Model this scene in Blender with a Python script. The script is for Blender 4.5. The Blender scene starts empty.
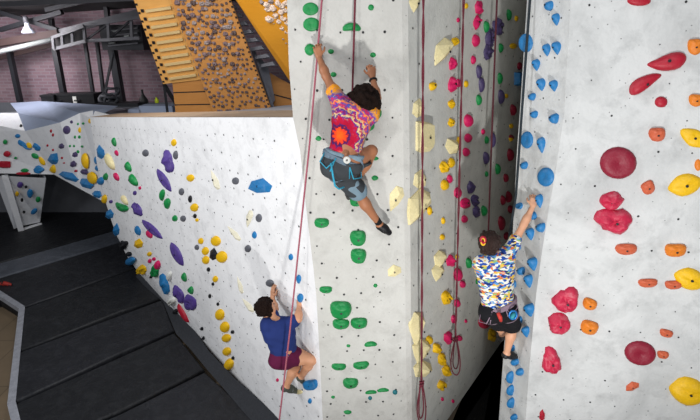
import bpy, bmesh, math, random
import numpy as np
from mathutils import Vector, Matrix, noise
from mathutils.bvhtree import BVHTree
random.seed(7)
SC = bpy.context.scene
COL = SC.collection
F = 467.0; PIT = math.radians(20); CP = math.cos(PIT); SP = math.sin(PIT); HC = 4.8
CAMP = Vector((0, 0, HC))

# ---------------------------------------------------------------- camera and measuring helpers
cam = bpy.data.cameras.new('camera'); camo = bpy.data.objects.new('camera', cam); COL.objects.link(camo)
cam.sensor_width = 36; cam.lens = F / 700 * 36; camo.location = CAMP; camo.rotation_euler = (math.pi/2 - PIT, 0, 0)
cam.clip_end = 200
SC.camera = camo

def ray(px, py):
    return Vector((px - 350, F*CP - (py-210)*SP, -F*SP - (py-210)*CP))
def P(px, py, Y):                      # sight line through a measured point, at depth Y
    d = ray(px, py); return CAMP + d * (Y / d.y)
def PF(px, py, z=0.0):                 # on a level z
    d = ray(px, py); return CAMP + d * ((z-HC) / d.z)

# ---------------------------------------------------------------- object helpers
def tag(o, label=None, cat=None, group=None, kind=None):
    if label: o['label'] = label
    if cat: o['category'] = cat
    if group: o['group'] = group
    if kind: o['kind'] = kind
    return o
def empty(name, loc=(0, 0, 0), label=None, cat=None, group=None):
    o = bpy.data.objects.new(name, None); o.location = loc; o.empty_display_size = .05
    COL.objects.link(o); return tag(o, label, cat, group)
def mesh_obj(name, verts, faces, mats, parent=None, smooth=False, loc=None, fm=None):
    """verts in world space unless loc given, then they are stored relative to loc"""
    me = bpy.data.meshes.new(name)
    base = Vector(loc) if loc is not None else Vector((0, 0, 0))
    if parent is not None and loc is None:
        base = parent.location.copy()
    if isinstance(verts, np.ndarray):
        vs = (verts - np.array(base)).tolist()
    else:
        vs = [tuple(Vector(v) - base) for v in verts]
    me.from_pydata(vs, [], [tuple(int(i) for i in f) for f in faces])
    for m in (mats if isinstance(mats, (list, tuple)) else [mats]):
        me.materials.append(m)
    if fm is not None:
        me.polygons.foreach_set('material_index', fm)
    if smooth:
        me.polygons.foreach_set('use_smooth', [True]*len(me.polygons))
    me.update()
    o = bpy.data.objects.new(name, me); COL.objects.link(o)
    if parent is not None:
        o.parent = parent
        if loc is not None: o.location = Vector(loc) - parent.location
    elif loc is not None:
        o.location = base
    return o
class MB:
    def __init__(s): s.v = []; s.f = []
    def add(s, v, f):
        n = len(s.v); s.v += [Vector(x) for x in v]; s.f += [tuple(i+n for i in q) for q in f]; return s
    def hexa(s, c):                    # eight corners, bottom four then top four
        return s.add(c, [(3,2,1,0),(4,5,6,7),(0,1,5,4),(1,2,6,5),(2,3,7,6),(3,0,4,7)])
    def box(s, lo, hi):
        x0,y0,z0 = lo; x1,y1,z1 = hi
        return s.hexa([(x0,y0,z0),(x1,y0,z0),(x1,y1,z0),(x0,y1,z0),(x0,y0,z1),(x1,y0,z1),(x1,y1,z1),(x0,y1,z1)])
    def bar(s, a, b, w, d=None, up=(0,0,1)):
        a = Vector(a); b = Vector(b); d = d or w; t = (b-a).normalized(); up = Vector(up)
        x = t.cross(up)
        if x.length < 1e-3: x = t.cross(Vector((0,1,0)))
        x.normalize(); y = x.cross(t)
        c = [a + x*(i*w/2) + y*(j*d/2) for i, j in ((-1,-1),(1,-1),(1,1),(-1,1))]
        e = [q + (b-a) for q in c]
        return s.hexa(c + e)
    def tube(s, pts, r, n=8, cap=True, closed=False):
        pts = [Vector(p) for p in pts]; m = len(pts); base = len(s.v)
        rr = r if isinstance(r, (list, tuple)) else [r]*m
        prev = None
        for i, p in enumerate(pts):
            if closed: t = pts[(i+1) % m] - pts[i-1]
            else: t = pts[min(i+1, m-1)] - pts[max(i-1, 0)]
            t.normalize()
            if prev is None:
                x = t.cross(Vector((0,0,1)))
                if x.length < .05: x = t.cross(Vector((0,1,0)))
            else: x = prev - t*prev.dot(t)
            x.normalize(); prev = x; y = t.cross(x)
            for k in range(n):
                a = 2*math.pi*k/n
                s.v.append(p + (x*math.cos(a) + y*math.sin(a))*rr[i])
        for i in range(m if closed else m-1):
            j = (i+1) % m
            for k in range(n):
                s.f.append((base+i*n+k, base+i*n+(k+1) % n, base+j*n+(k+1) % n, base+j*n+k))
        if cap and not closed:
            s.f.append(tuple(base+k for k in reversed(range(n)))); s.f.append(tuple(base+(m-1)*n+k for k in range(n)))
        return s
    def lathe(s, c, prof, n=16):       # profile of (radius, z)
        base = len(s.v); c = Vector(c)
        for r, z in prof:
            for k in range(n):
                a = 2*math.pi*k/n; s.v.append(c + Vector((r*math.cos(a), r*math.sin(a), z)))
        for i in range(len(prof)-1):
            for k in range(n):
                s.f.append((base+i*n+k, base+i*n+(k+1) % n, base+(i+1)*n+(k+1) % n, base+(i+1)*n+k))
        s.f.append(tuple(base+k for k in reversed(range(n)))); s.f.append(tuple(base+(len(prof)-1)*n+k for k in range(n)))
        return s
    def build(s, name, m, parent=None, smooth=False, loc=None):
        return mesh_obj(name, s.v, s.f, m, parent, smooth, loc)

# ---------------------------------------------------------------- materials
class NT:
    def __init__(s, name):
        s.m = bpy.data.materials.new(name); s.m.use_nodes = True; s.t = s.m.node_tree; s.n = s.t.nodes; s.l = s.t.links
        s.b = s.n['Principled BSDF']; s.co = s.n.new('ShaderNodeTexCoord')
    def node(s, ty, **kw):
        nd = s.n.new(ty)
        for k, v in kw.items():
            if k.startswith('i_'):
                nd.inputs[k[2:].replace('_', ' ')].default_value = v
            else: setattr(nd, k, v)
        return nd
    def link(s, a, b): s.l.new(a, b)
    def noise(s, scale, detail=4, rough=.55, vec=None, dist=0):
        nd = s.node('ShaderNodeTexNoise', i_Scale=scale, i_Detail=detail, i_Roughness=rough, i_Distortion=dist)
        s.link(vec or s.co.outputs['Object'], nd.inputs['Vector']); return nd
    def ramp(s, fac, stops, interp='LINEAR'):
        nd = s.node('ShaderNodeValToRGB'); cr = nd.color_ramp; cr.interpolation = interp
        while len(cr.elements) < len(stops): cr.elements.new(.5)
        for e, (p, c) in zip(cr.elements, stops):
            e.position = p; e.color = (c, c, c, 1) if isinstance(c, (int, float)) else (*c, 1)
        s.link(fac, nd.inputs[0]); return nd
    def mix(s, a, b, fac, mode='MIX'):
        nd = s.node('ShaderNodeMix', data_type='RGBA', blend_type=mode)
        for sock, v in ((nd.inputs[6], a), (nd.inputs[7], b), (nd.inputs[0], fac)):
            if isinstance(v, tuple): sock.default_value = (*v, 1)
            elif isinstance(v, (int, float)): sock.default_value = v
            else: s.link(v, sock)
        return nd.outputs[2]
    def math(s, op, a, b=0.0):
        nd = s.node('ShaderNodeMath', operation=op)
        for sock, v in ((nd.inputs[0], a), (nd.inputs[1], b)):
            if isinstance(v, (int, float)): sock.default_value = v
            else: s.link(v, sock)
        return nd.outputs[0]
    def out(s, col, rough=.6, bump=None, bstr=.3, bdist=.01, metal=0, spec=.4):
        if isinstance(col, tuple): s.b.inputs['Base Color'].default_value = (*col, 1)
        else: s.link(col, s.b.inputs['Base Color'])
        s.b.inputs['Roughness'].default_value = rough; s.b.inputs['Metallic'].default_value = metal
        s.b.inputs['Specular IOR Level'].default_value = spec
        if bump is not None:
            nd = s.node('ShaderNodeBump', i_Strength=bstr, i_Distance=bdist); s.link(bump, nd.inputs['Height'])
            s.link(nd.outputs[0], s.b.inputs['Normal'])
        return s.m
def lin(r, g, b):
    def f(c):
        c /= 255.0
        return c/12.92 if c <= .04045 else ((c+.055)/1.055)**2.4
    return (f(r), f(g), f(b))
def simple(name, col, rough=.6, scale=20, var=.75, bump=.3, metal=0, spec=.4, bs=None):
    t = NT(name); n = t.noise(scale, 5)
    c = t.mix(tuple(v*var for v in col), tuple(min(1, v*(2-var)) for v in col), n.outputs[0])
    b = t.noise(bs or scale*3, 3)
    return t.out(c, rough, b.outputs[0], bump, .01, metal, spec)
def wall_mat(name, base, smudge, amt=(.5, .75), scale=.9, grime=1.0):
    t = NT(name)
    n1 = t.noise(scale, 9, .62, dist=.6); n2 = t.noise(5.5, 8, .65, dist=.3); n3 = t.noise(38, 4)
    r1 = t.ramp(n1.outputs[0], [(amt[0], 0), (amt[1], 1)]); r2 = t.ramp(n2.outputs[0], [(.5, 0), (.72, 1)])
    c = t.mix(base, smudge, t.math('MULTIPLY', r1.outputs[0], .55*grime))
    c = t.mix(c, tuple(v*.72 for v in smudge), t.math('MULTIPLY', r2.outputs[0], .45*grime))
    c = t.mix(c, tuple(min(1, v*1.12) for v in base), t.math('MULTIPLY', n3.outputs[0], .35))
    v = t.node('ShaderNodeTexVoronoi', i_Scale=17.0); t.link(t.co.outputs['Object'], v.inputs['Vector'])
    sp = t.math('LESS_THAN', v.outputs['Distance'], .085)
    sel = t.math('GREATER_THAN', t.noise(9, 2).outputs[0], .47)
    c = t.mix(c, tuple(v*.38 for v in smudge), t.math('MULTIPLY', t.math('MULTIPLY', sp, sel), .75))
    h = t.math('ADD', t.math('MULTIPLY', n2.outputs[0], .7), t.math('MULTIPLY', n3.outputs[0], .5))
    return t.out(c, .78, h, .35, .02, spec=.25)

M = {}
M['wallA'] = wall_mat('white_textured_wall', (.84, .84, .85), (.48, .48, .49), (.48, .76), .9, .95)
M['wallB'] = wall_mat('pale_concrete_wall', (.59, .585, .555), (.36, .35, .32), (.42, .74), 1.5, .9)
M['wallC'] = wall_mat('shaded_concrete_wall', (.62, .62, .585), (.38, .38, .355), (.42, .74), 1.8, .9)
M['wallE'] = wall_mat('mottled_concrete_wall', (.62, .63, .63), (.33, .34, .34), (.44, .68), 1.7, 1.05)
M['wallF'] = wall_mat('far_white_wall', (.74, .75, .78), (.5, .5, .54), (.5, .8), .8, .6)
M['hole'] = simple('dark_bolt_hole', (.02, .02, .022), .7)
def hold_mat(name, col, chalk=.35, rough=.5):
    t = NT('hold_' + name); n = t.noise(9, 6, .6); n2 = t.noise(60, 4)
    c = t.mix(tuple(v*.72 for v in col), tuple(min(1, v*1.15) for v in col), n2.outputs[0])
    r = t.ramp(t.noise(14, 5).outputs[0], [(.55, 0), (.78, 1)])
    pale = tuple(min(1, v*.55 + .32) for v in col)
    c = t.mix(c, pale, t.math('MULTIPLY', r.outputs[0], chalk))
    return t.out(c, rough, n2.outputs[0], .5, .006, spec=.45)
HC_ = dict(green=(16,140,70), yellow=(240,190,12), blue=(34,122,184), deepblue=(22,72,170), teal=(12,110,120), purple=(84,62,140), violet=(74,62,104),
           grey=(96,98,106), black=(24,25,30), pink=(214,24,96), red=(176,20,46), maroon=(140,20,48), ivory=(236,230,206), crimson=(196,36,72), coral=(206,98,64),
           orange=(226,128,34), cream=(238,224,172), white=(226,226,220), darkgreen=(20,70,45))
for k, v in HC_.items():
    M['h_'+k] = hold_mat(k, lin(*v), chalk=.12 if k in ('black', 'grey', 'maroon', 'red', 'orange', 'yellow') else .5 if k == 'crimson' else .25)
M['bolt'] = simple('bolt_steel', (.03, .03, .035), .45, metal=.4)
M['rope'] = None
def rope_mat(name, c1, c2, sc=60):
    t = NT(name); w = t.node('ShaderNodeTexWave', i_Scale=sc, i_Distortion=2.0); w.bands_direction = 'DIAGONAL'
    t.link(t.co.outputs['Object'], w.inputs['Vector'])
    return t.out(t.mix(c1, c2, w.outputs[0]), .75, w.outputs[0], .4, .003)
M['rope_red'] = rope_mat('maroon_rope', lin(84, 20, 36), lin(124, 44, 60))
M['rope_pink'] = rope_mat('pale_maroon_rope', lin(134, 48, 68), lin(186, 112, 126))
M['rope_dark'] = rope_mat('black_rope', lin(14, 22, 28), lin(40, 52, 60))
M['rope_brown'] = rope_mat('dark_maroon_rope', lin(62, 16, 28), lin(100, 40, 52))
# ---------------------------------------------------------------- the climbing walls
def edge(pts, Y, zb, zt, n, levels=None):
    """an arete measured at several heights -> n+1 points from zb to zt"""
    q = sorted([P(x, y, Y(y) if callable(Y) else Y) for x, y in pts], key=lambda v: v.z)
    def at(z):
        i = 0
        while i < len(q)-2 and q[i+1].z < z: i += 1
        a, b = q[i], q[i+1]; t = (z-a.z)/(b.z-a.z)
        if t < 0: t = max(t, -.5)
        r = a.lerp(b, t); r.z = z; return r
    return [at(z) for z in (levels or [zb + (zt-zb)*i/n for i in range(n+1)])]
NR = 14
E_AL = edge([(90,118),(97,165),(105,200),(115,232),(128,258),(142,277)], 8.97, 0, 3.42, NR)
AB_PTS = [(287,0),(289,71),(292.5,115),(300,150),(307,215),(316,290),(321,380),(325,475)]
LV = [4.17*i/NR for i in range(NR+1)] + [4.6, 5.0, 5.45, 5.9]
E_AB = edge(AB_PTS, 4.08, 0, 4.17, NR)
E_BL = edge(AB_PTS, 4.08, 0, 5.9, NR, LV)
E_BR = edge([(402,0),(404,200),(407,420),(408,470)], 4.15, 0, 5.9, NR, LV)
E_C1 = edge([(408,0),(410,200),(412,420),(413,470)], 4.17, 0, 5.9, NR, LV)
cb = PF(500, 340); ce = PF(440, 420); cdir = (cb-ce); cend = ce + cdir*2.0
E_CB = [Vector((cend.x, cend.y, z)) for z in LV]
E_DL = edge([(527,0),(520,110),(517,150),(513,230),(508,300),(503,360),(499,420),(494,482)], 4.3, 0, 5.9, NR)
E_DE = edge([(571,0),(563,130),(546,225),(537,285),(530,360),(525.5,420)], 3.85, 0, 5.9, NR)
E_ER = [Vector((2.05*1.85 + .02*i, 3.42, 5.9*i/NR)) for i in range(NR+1)]

BV = {}
def wall(name, mat, edges, key, sub=1, holes=None, amp=0.006, rng=1):
    cols = []
    for a, b in zip(edges[:-1], edges[1:]):
        for k in range(sub):
            cols.append([p.lerp(q, k/sub) for p, q in zip(a, b)])
    cols.append(list(edges[-1])); R = len(cols[0]); V = []; Fc = []
    for ci, c in enumerate(cols):
        for ri, p in enumerate(c):
            V.append(p.copy())
    for ci in range(len(cols)-1):
        for ri in range(R-1):
            a = ci*R+ri; Fc.append((a, a+R, a+R+1, a+1))
    BV[key] = BVHTree.FromPolygons(V, Fc)
    fm = [0]*len(Fc); rnd = random.Random(rng)
    if holes:
        du, dz, r = holes; W = (edges[0][R//2]-edges[-1][R//2]).length; zt = max(c[-1].z for c in cols)
        nu = int(W/du); row = 0; nz = int(zt/dz)
        for iz in range(1, nz):
            for iu in range(nu+1):
                u = (iu + (.25 if iz % 2 else .55) + rnd.uniform(-.12, .12))/(nu+1)*(len(cols)-1)
                t = (iz + rnd.uniform(-.08, .08))/nz*(R-1)
                if rnd.random() < .12: continue
                ci = min(int(u), len(cols)-2); ri = min(int(t), R-2)
                fu = u-ci; ft = t-ri
                A, B, C_, D = cols[ci][ri], cols[ci+1][ri], cols[ci+1][ri+1], cols[ci][ri+1]
                p = A.lerp(B, fu).lerp(D.lerp(C_, fu), ft)
                x = (B-A).normalized(); y = (D-A).normalized(); n = x.cross(y).normalized()
                if n.dot(CAMP-p) < 0: n = -n
                y = n.cross(x); n0 = len(V); s = r*rnd.choice((.6, .8, 1, 1.1))
                for k in range(7):
                    an = 2*math.pi*k/7; V.append(p + n*.0035 + x*math.cos(an)*s + y*math.sin(an)*s)
                Fc.append(tuple(range(n0, n0+7))); fm.append(1)
    # back skin gives the shell a thickness
    o = mesh_obj(name, V, Fc, [mat, M['hole']], fm=fm)
    tag(o, kind='structure'); return o
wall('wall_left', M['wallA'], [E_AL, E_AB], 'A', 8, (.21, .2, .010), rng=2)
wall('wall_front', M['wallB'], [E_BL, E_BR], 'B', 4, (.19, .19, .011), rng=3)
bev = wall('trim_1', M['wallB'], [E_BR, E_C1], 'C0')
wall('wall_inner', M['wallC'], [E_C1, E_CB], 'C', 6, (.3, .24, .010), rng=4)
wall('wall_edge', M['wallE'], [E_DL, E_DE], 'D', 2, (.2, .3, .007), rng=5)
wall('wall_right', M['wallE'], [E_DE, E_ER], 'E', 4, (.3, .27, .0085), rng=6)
# returns behind the aretes
wall('wall_front_return', M['wallB'], [E_BL, [Vector((-.45, 7.2, p.z)) for p in E_BL]], 'x1')
wall('wall_edge_return', M['wallC'], [E_DL, [Vector((3.3, 8.6, p.z)) for p in E_DL]], 'x2')
wall('wall_recess_back', M['wallC'], [E_CB, [Vector((cend.x+.9, cend.y+.2, p.z)) for p in E_CB]], 'x3')

# plywood cap and deck above the left wall
tl, tr = E_AL[-1], E_AB[-1]
t = NT('worn_plywood'); w = t.noise(4, 6, vec=None)
M['ply_top'] = t.out(t.mix(lin(150,120,98), lin(196,174,150), w.outputs[0]), .7, w.outputs[0], .2)
nb = Vector((.75, .66, 0))
tag(mesh_obj('trim_2', [tl+Vector((0,0,.004)), tr+Vector((0,0,.004)), tr+nb*.55+Vector((.0,0,.02)), tl+nb*.55+Vector((0,0,.02)), tl-Vector((0,0,.05))+nb*.03, tr-Vector((0,0,.05))+nb*.03, tr-Vector((0,0,.05))+nb*.55, tl-Vector((0,0,.05))+nb*.55],
    [(0,1,2,3),(7,6,5,4),(1,5,6,2),(2,6,7,3),(3,7,4,0)], M['ply_top']), kind='structure')
M['deck'] = simple('grey_deck_paint', lin(156,160,170), .7, 3, .8, .15)
dz = Vector((0,0,-.1))
D0 = tl + nb*.5 + dz; D1 = tr + nb*.5 + dz
def deckz(p):  # the deck falls to the left like the wall top
    d = Vector((tr.x-tl.x, tr.y-tl.y)); L = d.length; d /= L
    s = (Vector((p[0], p[1])) - Vector((tl.x, tl.y))).dot(d)/L
    return tl.z + (tr.z-tl.z)*max(-.9, min(1, s)) - .1
corners = [(-4.75,9.35),(-.55,4.5),(-.55,13.4),(-6.5,13.4),(-15,13.4),(-15,11.3),(-7.7,11.3)]
tag(mesh_obj('floor_deck', [Vector((x,y,max(2.75,deckz((x,y))))) for x,y in corners]+[Vector((x,y,max(2.75,deckz((x,y)))-.12)) for x,y in corners],
    [tuple(range(7)), tuple(reversed(range(7,14)))]+[(i,(i+1)%7,(i+1)%7+7,i+7) for i in range(7)], M['deck']), kind='structure')

# far left wall: an overhanging block, its angled side and the pillar beneath
F_ = dict(a=P(-60,113,10.9), b=P(18,113,10.9), c=P(25,131,10.5), d=P(54,174.5,10.7), e=P(-60,172,11.1), f=P(93,119,9.0), g=P(106,203,9.05), h=P(82,190,9.9))
def poly_wall(name, pts, key, mat, faces=None):
    faces = faces or [tuple(range(len(pts)))]
    BV[key] = BVHTree.FromPolygons(pts, faces)
    return tag(mesh_obj(name, pts, faces, mat), kind='structure')
poly_wall('wall_far_left', [F_['a'],F_['b'],F_['c'],F_['d'],F_['e'],P(-60,131,10.97)], 'F1', M['wallF'], [(0,1,2,5),(5,2,3,4)])
poly_wall('wall_far_side', [F_['c'],F_['f'],F_['g'],F_['h'],F_['d'],P(60,122.5,9.9),P(80,113,9.7),P(93,110.5,9.5)], 'F2', M['wallF'], [(0,5,4),(5,3,4),(5,6,3),(6,7,1),(6,1,2,3)])
M['slab'] = simple('grey_blue_slab', lin(138,148,170), .65, 3, .85, .2)
poly_wall('wall_far_top', [F_['b'],F_['c'],P(60,122.5,9.9),P(80,113,9.7),P(93,110.5,9.5),P(118,106,10.6),P(40,101,12.0),P(10,103,12.2),F_['f']], 'x4', M['slab'], [(0,1,2,6,7),(2,3,6),(3,4,5,6),(4,8,5)])
poly_wall('trim_3', [P(91,120,8.93),P(114,115.5,9.3),P(95,111,9.5),P(100,118.5,9.0)], 'x5', M['wallF'], [(0,3,2),(3,1,2)])
# underside of the block
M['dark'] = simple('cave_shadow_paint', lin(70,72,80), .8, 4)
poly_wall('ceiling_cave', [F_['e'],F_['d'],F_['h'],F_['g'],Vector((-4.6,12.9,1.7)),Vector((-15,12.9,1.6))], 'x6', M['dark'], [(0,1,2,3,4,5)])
pg = [P(7,176,11.0),P(46,178,10.7),P(40,222,PF(40,224).y),P(22,226,PF(22,228).y), P(-6,176,11.5),P(14,229,PF(14,231).y)]
poly_wall('wall_pillar', [pg[0],pg[1],pg[2],pg[3],pg[4],pg[5],pg[1]+Vector((-.75,1.0,0)),pg[2]+Vector((-.5,.5,0))], 'G', M['wallF'], [(0,1,2,3),(4,0,3,5),(1,6,7,2)])
MB().bar(P(5,176,10.95), PF(22,230)-Vector((0,.03,0)), .13, .1).bar(PF(22,230), PF(41,224), .1, .06).build('trim_4', M['wallF'])['kind'] = 'structure'
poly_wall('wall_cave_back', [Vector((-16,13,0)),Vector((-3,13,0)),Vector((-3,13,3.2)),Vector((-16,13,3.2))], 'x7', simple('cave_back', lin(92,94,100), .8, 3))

# ---------------------------------------------------------------- floor and crash mats
t = NT('brown_concrete_floor'); n = t.noise(2, 6); b = t.node('ShaderNodeTexBrick', i_Scale=1.0, i_Mortar_Size=.008, i_Brick_Width=1.2, i_Row_Height=1.2)
b.inputs['Color1'].default_value = (*lin(128,110,88),1); b.inputs['Color2'].default_value = (*lin(118,102,82),1); b.inputs['Mortar'].default_value = (*lin(70,60,50),1)
t.link(t.co.outputs['Object'], b.inputs['Vector'])
M['floor'] = t.out(t.mix(b.outputs[0], lin(96,84,68), n.outputs[0]), .55, n.outputs[0], .1)
fl = [(-18,-3),(8,-3),(8,14),(-18,14)]
tag(mesh_obj('floor', [Vector((x,y,-.36)) for x,y in fl]+[Vector((x,y,-.5)) for x,y in fl], [(0,1,2,3),(7,6,5,4)]+[(i,i+4,(i+1)%4+4,(i+1)%4) for i in range(4)], M['floor']), kind='structure')
def mat_vinyl(name, c, spec=.35):
    t = NT(name); n = t.noise(1.6, 5, .6, dist=1.2); n2 = t.noise(7, 4, dist=.8)
    r = t.ramp(n2.outputs[0], [(.45,0),(.7,1)])
    c2 = t.mix(t.mix(tuple(v*.7 for v in c), tuple(v*1.35 for v in c), n.outputs[0]), tuple(v*1.8+.01 for v in c), t.math('MULTIPLY', r.outputs[0], .35))
    return t.out(c2, .5, t.math('ADD', n.outputs[0], t.math('MULTIPLY', n2.outputs[0], .35)), .55, .06, spec=spec)
M['vinyl'] = mat_vinyl('black_vinyl', lin(30,31,34), .25)
M['vinyl2'] = mat_vinyl('charcoal_vinyl', lin(34,35,39), .25)
M['vinyl_grey'] = mat_vinyl('grey_vinyl', lin(74,78,86), .25)
M['pit'] = simple('pit_shade_vinyl', lin(12,12,13), .8, 3, .7, .2, spec=.1)  # darker than the other mats: the gap's shadow is put into this colour
def pad(pts, m, label, group='crash mats covering the floor', seg=10):
    bm = bmesh.new()
    q = [PF(*p) if len(p) == 2 else Vector(p) for p in pts]
    c = sum(q, Vector())/len(q); c.z = -.36
    q = [Vector((p.x, p.y, 0)) for p in q]
    cc = Vector((c.x, c.y, 0)); q = [p + (cc-p).normalized()*.012 for p in q]
    top = [bm.verts.new(p - c) for p in q]; bot = [bm.verts.new(p - c - Vector((0,0,.355))) for p in q]
    f = bm.faces.new(top); bm.faces.new(list(reversed(bot)))
    for i in range(len(q)):
        j = (i+1) % len(q); bm.faces.new((top[i], bot[i], bot[j], top[j]))
    bmesh.ops.recalc_face_normals(bm, faces=bm.faces)
    es = [e for e in bm.edges if e.verts[0] in top and e.verts[1] in top]
    bmesh.ops.bevel(bm, geom=es, offset=.035, segments=3, affect='EDGES', profile=.5)
    me = bpy.data.meshes.new('crash_mat'); bm.to_mesh(me); bm.free(); me.materials.append(m)
    for p in me.polygons: p.use_smooth = len(p.vertices) == 4 and p.area < .6
    o = bpy.data.objects.new('crash_mat', me); o.location = c; COL.objects.link(o)
    # stitched seam along the near edge
    return tag(o, label, 'crash mat', group)
wl = lambda x: (142 + (x))
pad([(-150,240),(-150,330-4),(113,229.5),(104,206)][0:1] + [(-120,297),(112,229.5),(106,213),(20,214),(-120,232)], M['vinyl'], 'black crash mat beyond the grey strip, reaching under the far pillar') if False else None
pad([(-120,296),(118,228.5),(112,205),(60,196),(-120,212)], M['vinyl'], 'farthest black crash mat, under the white pillar and the cave')
pad([(-120,312),(121,241),(118,229.5),(-120,297)], M['vinyl_grey'], 'narrow grey crash mat strip crossing between the black mats')
pad([(-60,297),(-3,292),(23,307),(139,265.5),(121,242),(-60,295.5)], M['vinyl2'], 'black crash mat just in front of the grey strip')
pad([(23,308.5),(18,351),(120,311.5),(163,297.5),(150,286),(139,267)], M['vinyl'], 'black crash mat, second one in front of the grey strip')
pad([(18,352.5),(12,403),(120,353),(175,330),(163,299)], M['vinyl2'], 'black crash mat, third one in front of the grey strip')
pad([(12,405),(22,452),(120,411.5),(205,369),(175,332)], M['vinyl'], 'black crash mat at the lower left corner of the mat field')
pad([(22,454),(60,600),(330,560),(258,418),(205,371),(120,413)], M['vinyl2'], 'nearest black crash mat, under the climber in the navy shirt')
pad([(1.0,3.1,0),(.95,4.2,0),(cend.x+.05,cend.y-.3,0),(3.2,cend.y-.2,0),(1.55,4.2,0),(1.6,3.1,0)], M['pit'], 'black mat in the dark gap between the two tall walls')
# taped edge of the mats
M['tape'] = simple('silver_tape', lin(140,142,150), .45, 9, .6, .8)
pts = [PF(*p) for p in ((-60,297),(-3,291.5),(22,307.5),(17,352),(11.5,403),(24,455))]
mb = MB()
for a, b in zip(pts[:-1], pts[1:]):
    d = (b-a).normalized(); s = Vector((d.y, -d.x, 0))
    if s.x > 0: s = -s
    mb.hexa([a+s*.05+Vector((0,0,-.1)), b+s*.05+Vector((0,0,-.1)), b+Vector((0,0,-.1)), a+Vector((0,0,-.1)), a+s*.05+Vector((0,0,.004)), b+s*.05+Vector((0,0,.004)), b+s*-.05+Vector((0,0,.006)), a+s*-.05+Vector((0,0,.006))])
mb.build('trim_5', M['tape'])['kind'] = 'structure'
# grey flap covering the gap between mats and left wall
M['flap'] = simple('grey_carpet_flap', lin(46,48,53), .9, 30, .6, .8, bs=90)
inner = [(140,275),(152,283),(165,289.5),(180,319),(190,329),(210,358),(235,385),(262,409),(300,447)]
outer = [(136,277),(146,288),(163,302),(176,334),(190,349),(208,371),(228,394),(243,412),(275,447)]
V = []; Fc = []
for i, (a, b) in enumerate(zip(inner, outer)):
    V += [PF(*a)+Vector((0,0,.13)), PF(*a).lerp(PF(*b), .5)+Vector((0,0,.06)), PF(*b)+Vector((0,0,.008))]
for i in range(len(inner)-1):
    for k in range(2): Fc.append((3*i+k, 3*i+k+1, 3*i+k+4, 3*i+k+3))
tag(mesh_obj('baseboard_left', V, Fc, M['flap'], smooth=True), kind='structure')
# ---------------------------------------------------------------- climbing holds
WALLS = dict(A='the long low white wall', B='the pale middle column', C='the shaded inner wall', D='the narrow corner face', E='the wide mottled wall', F1='the far boxy block', F2='the far angled wall', G='the far pillar')
KW = dict(oval='rounded hold', disc='flat disc hold', jug='jug hold', bean='kidney-shaped hold', tear='teardrop hold', blade='blade-shaped hold', fin='long fin hold', lump='lumpy hold', tri='faceted hold', block='block hold', pod='egg-shaped hold')
H = []   # wall, colour, kind, px, py, w, h, angle(clockwise degrees), relief
def add(wall, colour, s, kind='oval'):
    for it in s.split(';'):
        it = it.strip()
        if not it: continue
        q = it.split(); k = kind
        if q[-1][0].isalpha(): k = q.pop()
        v = [float(x) for x in q]
        while len(v) < 5: v.append(0.0)
        H.append((wall, colour, k, *v[:5]))
# middle column
add('B','green','310.5 9 16 13 disc; 311.5 24.5 17 14 disc; 310 49.5 11 12; 331 51.5 6 5; 371 7.5 6 6; 351.7 27.5 19 12 bean; 373 55 6 5; 333.5 74.5 6 5; 347 99 14 10; 376.5 114 10 13 25; 370 126 9 10 20; 318.5 138.5 6 5; 375 158.5 7 4; 375 178 7 5; 356.4 201 13 10 jug; 321.7 222 15 11 jug; 358 236.5 16 18 jug; 358.5 254.5 16 17 jug; 326 289 13 8 jug; 341 308 22 20 jug; 341 323 17 12 jug; 359 322 17 13 jug; 370.5 344 13 7 -6 bean; 348.4 345.7 4 3; 339 366 15 8 jug; 361 364.5 16 9 -6 jug; 350.7 382 16 12 jug; 371 392 12 5 -4 bean; 383 390 12 5 -4 bean; 333 397 4 3; 347.6 412 8 4; 375.4 285.5 4 4')
add('B','teal','395 392 5 5; 370 398 4 4')
add('B','cream','394 270.5 15 12 -20 tri; 395 199 27 14 -65 blade')
# inner wall
add('C','cream','414 4 16 8 -80 blade; 441 52 28 11 -60 blade; 418 108 11 14 tri; 423 137 19 32 block; 451.7 146 13 12 -40 tri; 419.5 179 12 14 tri; 417 207 36 15 -62 blade; 439 260 18 9 -70 blade; 437 273 16 9 -75 blade; 416 329 32 10 -82 blade; 420 351 23 13 -70 blade; 422 368 18 13 -25 tri')
add('C','yellow','431.7 85.7 8 11 20 tear; 455 41.7 12 8 -10 lump; 466 6 4 6; 451 104 7 9 lump; 451 123 8 9 lump; 465.7 84 5 7; 444 167 11 11 lump; 450.7 162.7 8 10; 444 185 9 11; 458 141.7 4 10; 429 210.7 5 9; 442.7 220.7 4 7; 442 237 6 6; 456.7 256.7 4 5; 445.7 298 10 14 lump; 428.6 340 8 9; 436 348.4 10 10 lump; 441 359 10 13 lump; 445.7 370.5 10 12 lump; 441 385.7 10 10 lump; 491.4 335 10 12 lump; 513 46 9 6; 506 96 4 5; 516 18.5 4 6; 511 126 5 5; 510.6 138.6 5 6')
add('C','pink','478 8 9 14 lump; 476 22 8 14 lump; 475 40.7 8 13; 472.7 60 5 9; 452 64 9 12 lump; 451.7 84 9 16 lump; 458 83 5 9; 467.7 120.7 10 13; 458 20 4 5; 467.7 138 9 9; 482.7 131.7 4 6; 465.7 152 8 9; 449 179 6 9; 457 192.7 8 11; 465 202.7 12 11 lump; 464 219 7 8; 450 261 11 11 lump; 457 274.5 9 14; 462 284 6 8; 456.4 303 6 9; 453 319 5 9; 447.6 338 10 13 lump; 459 338 7 6; 465.5 321 3 4; 442 399 3 4; 452.6 401 3 4')
add('C','crimson','484.6 321 14 16 lump')
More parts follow.
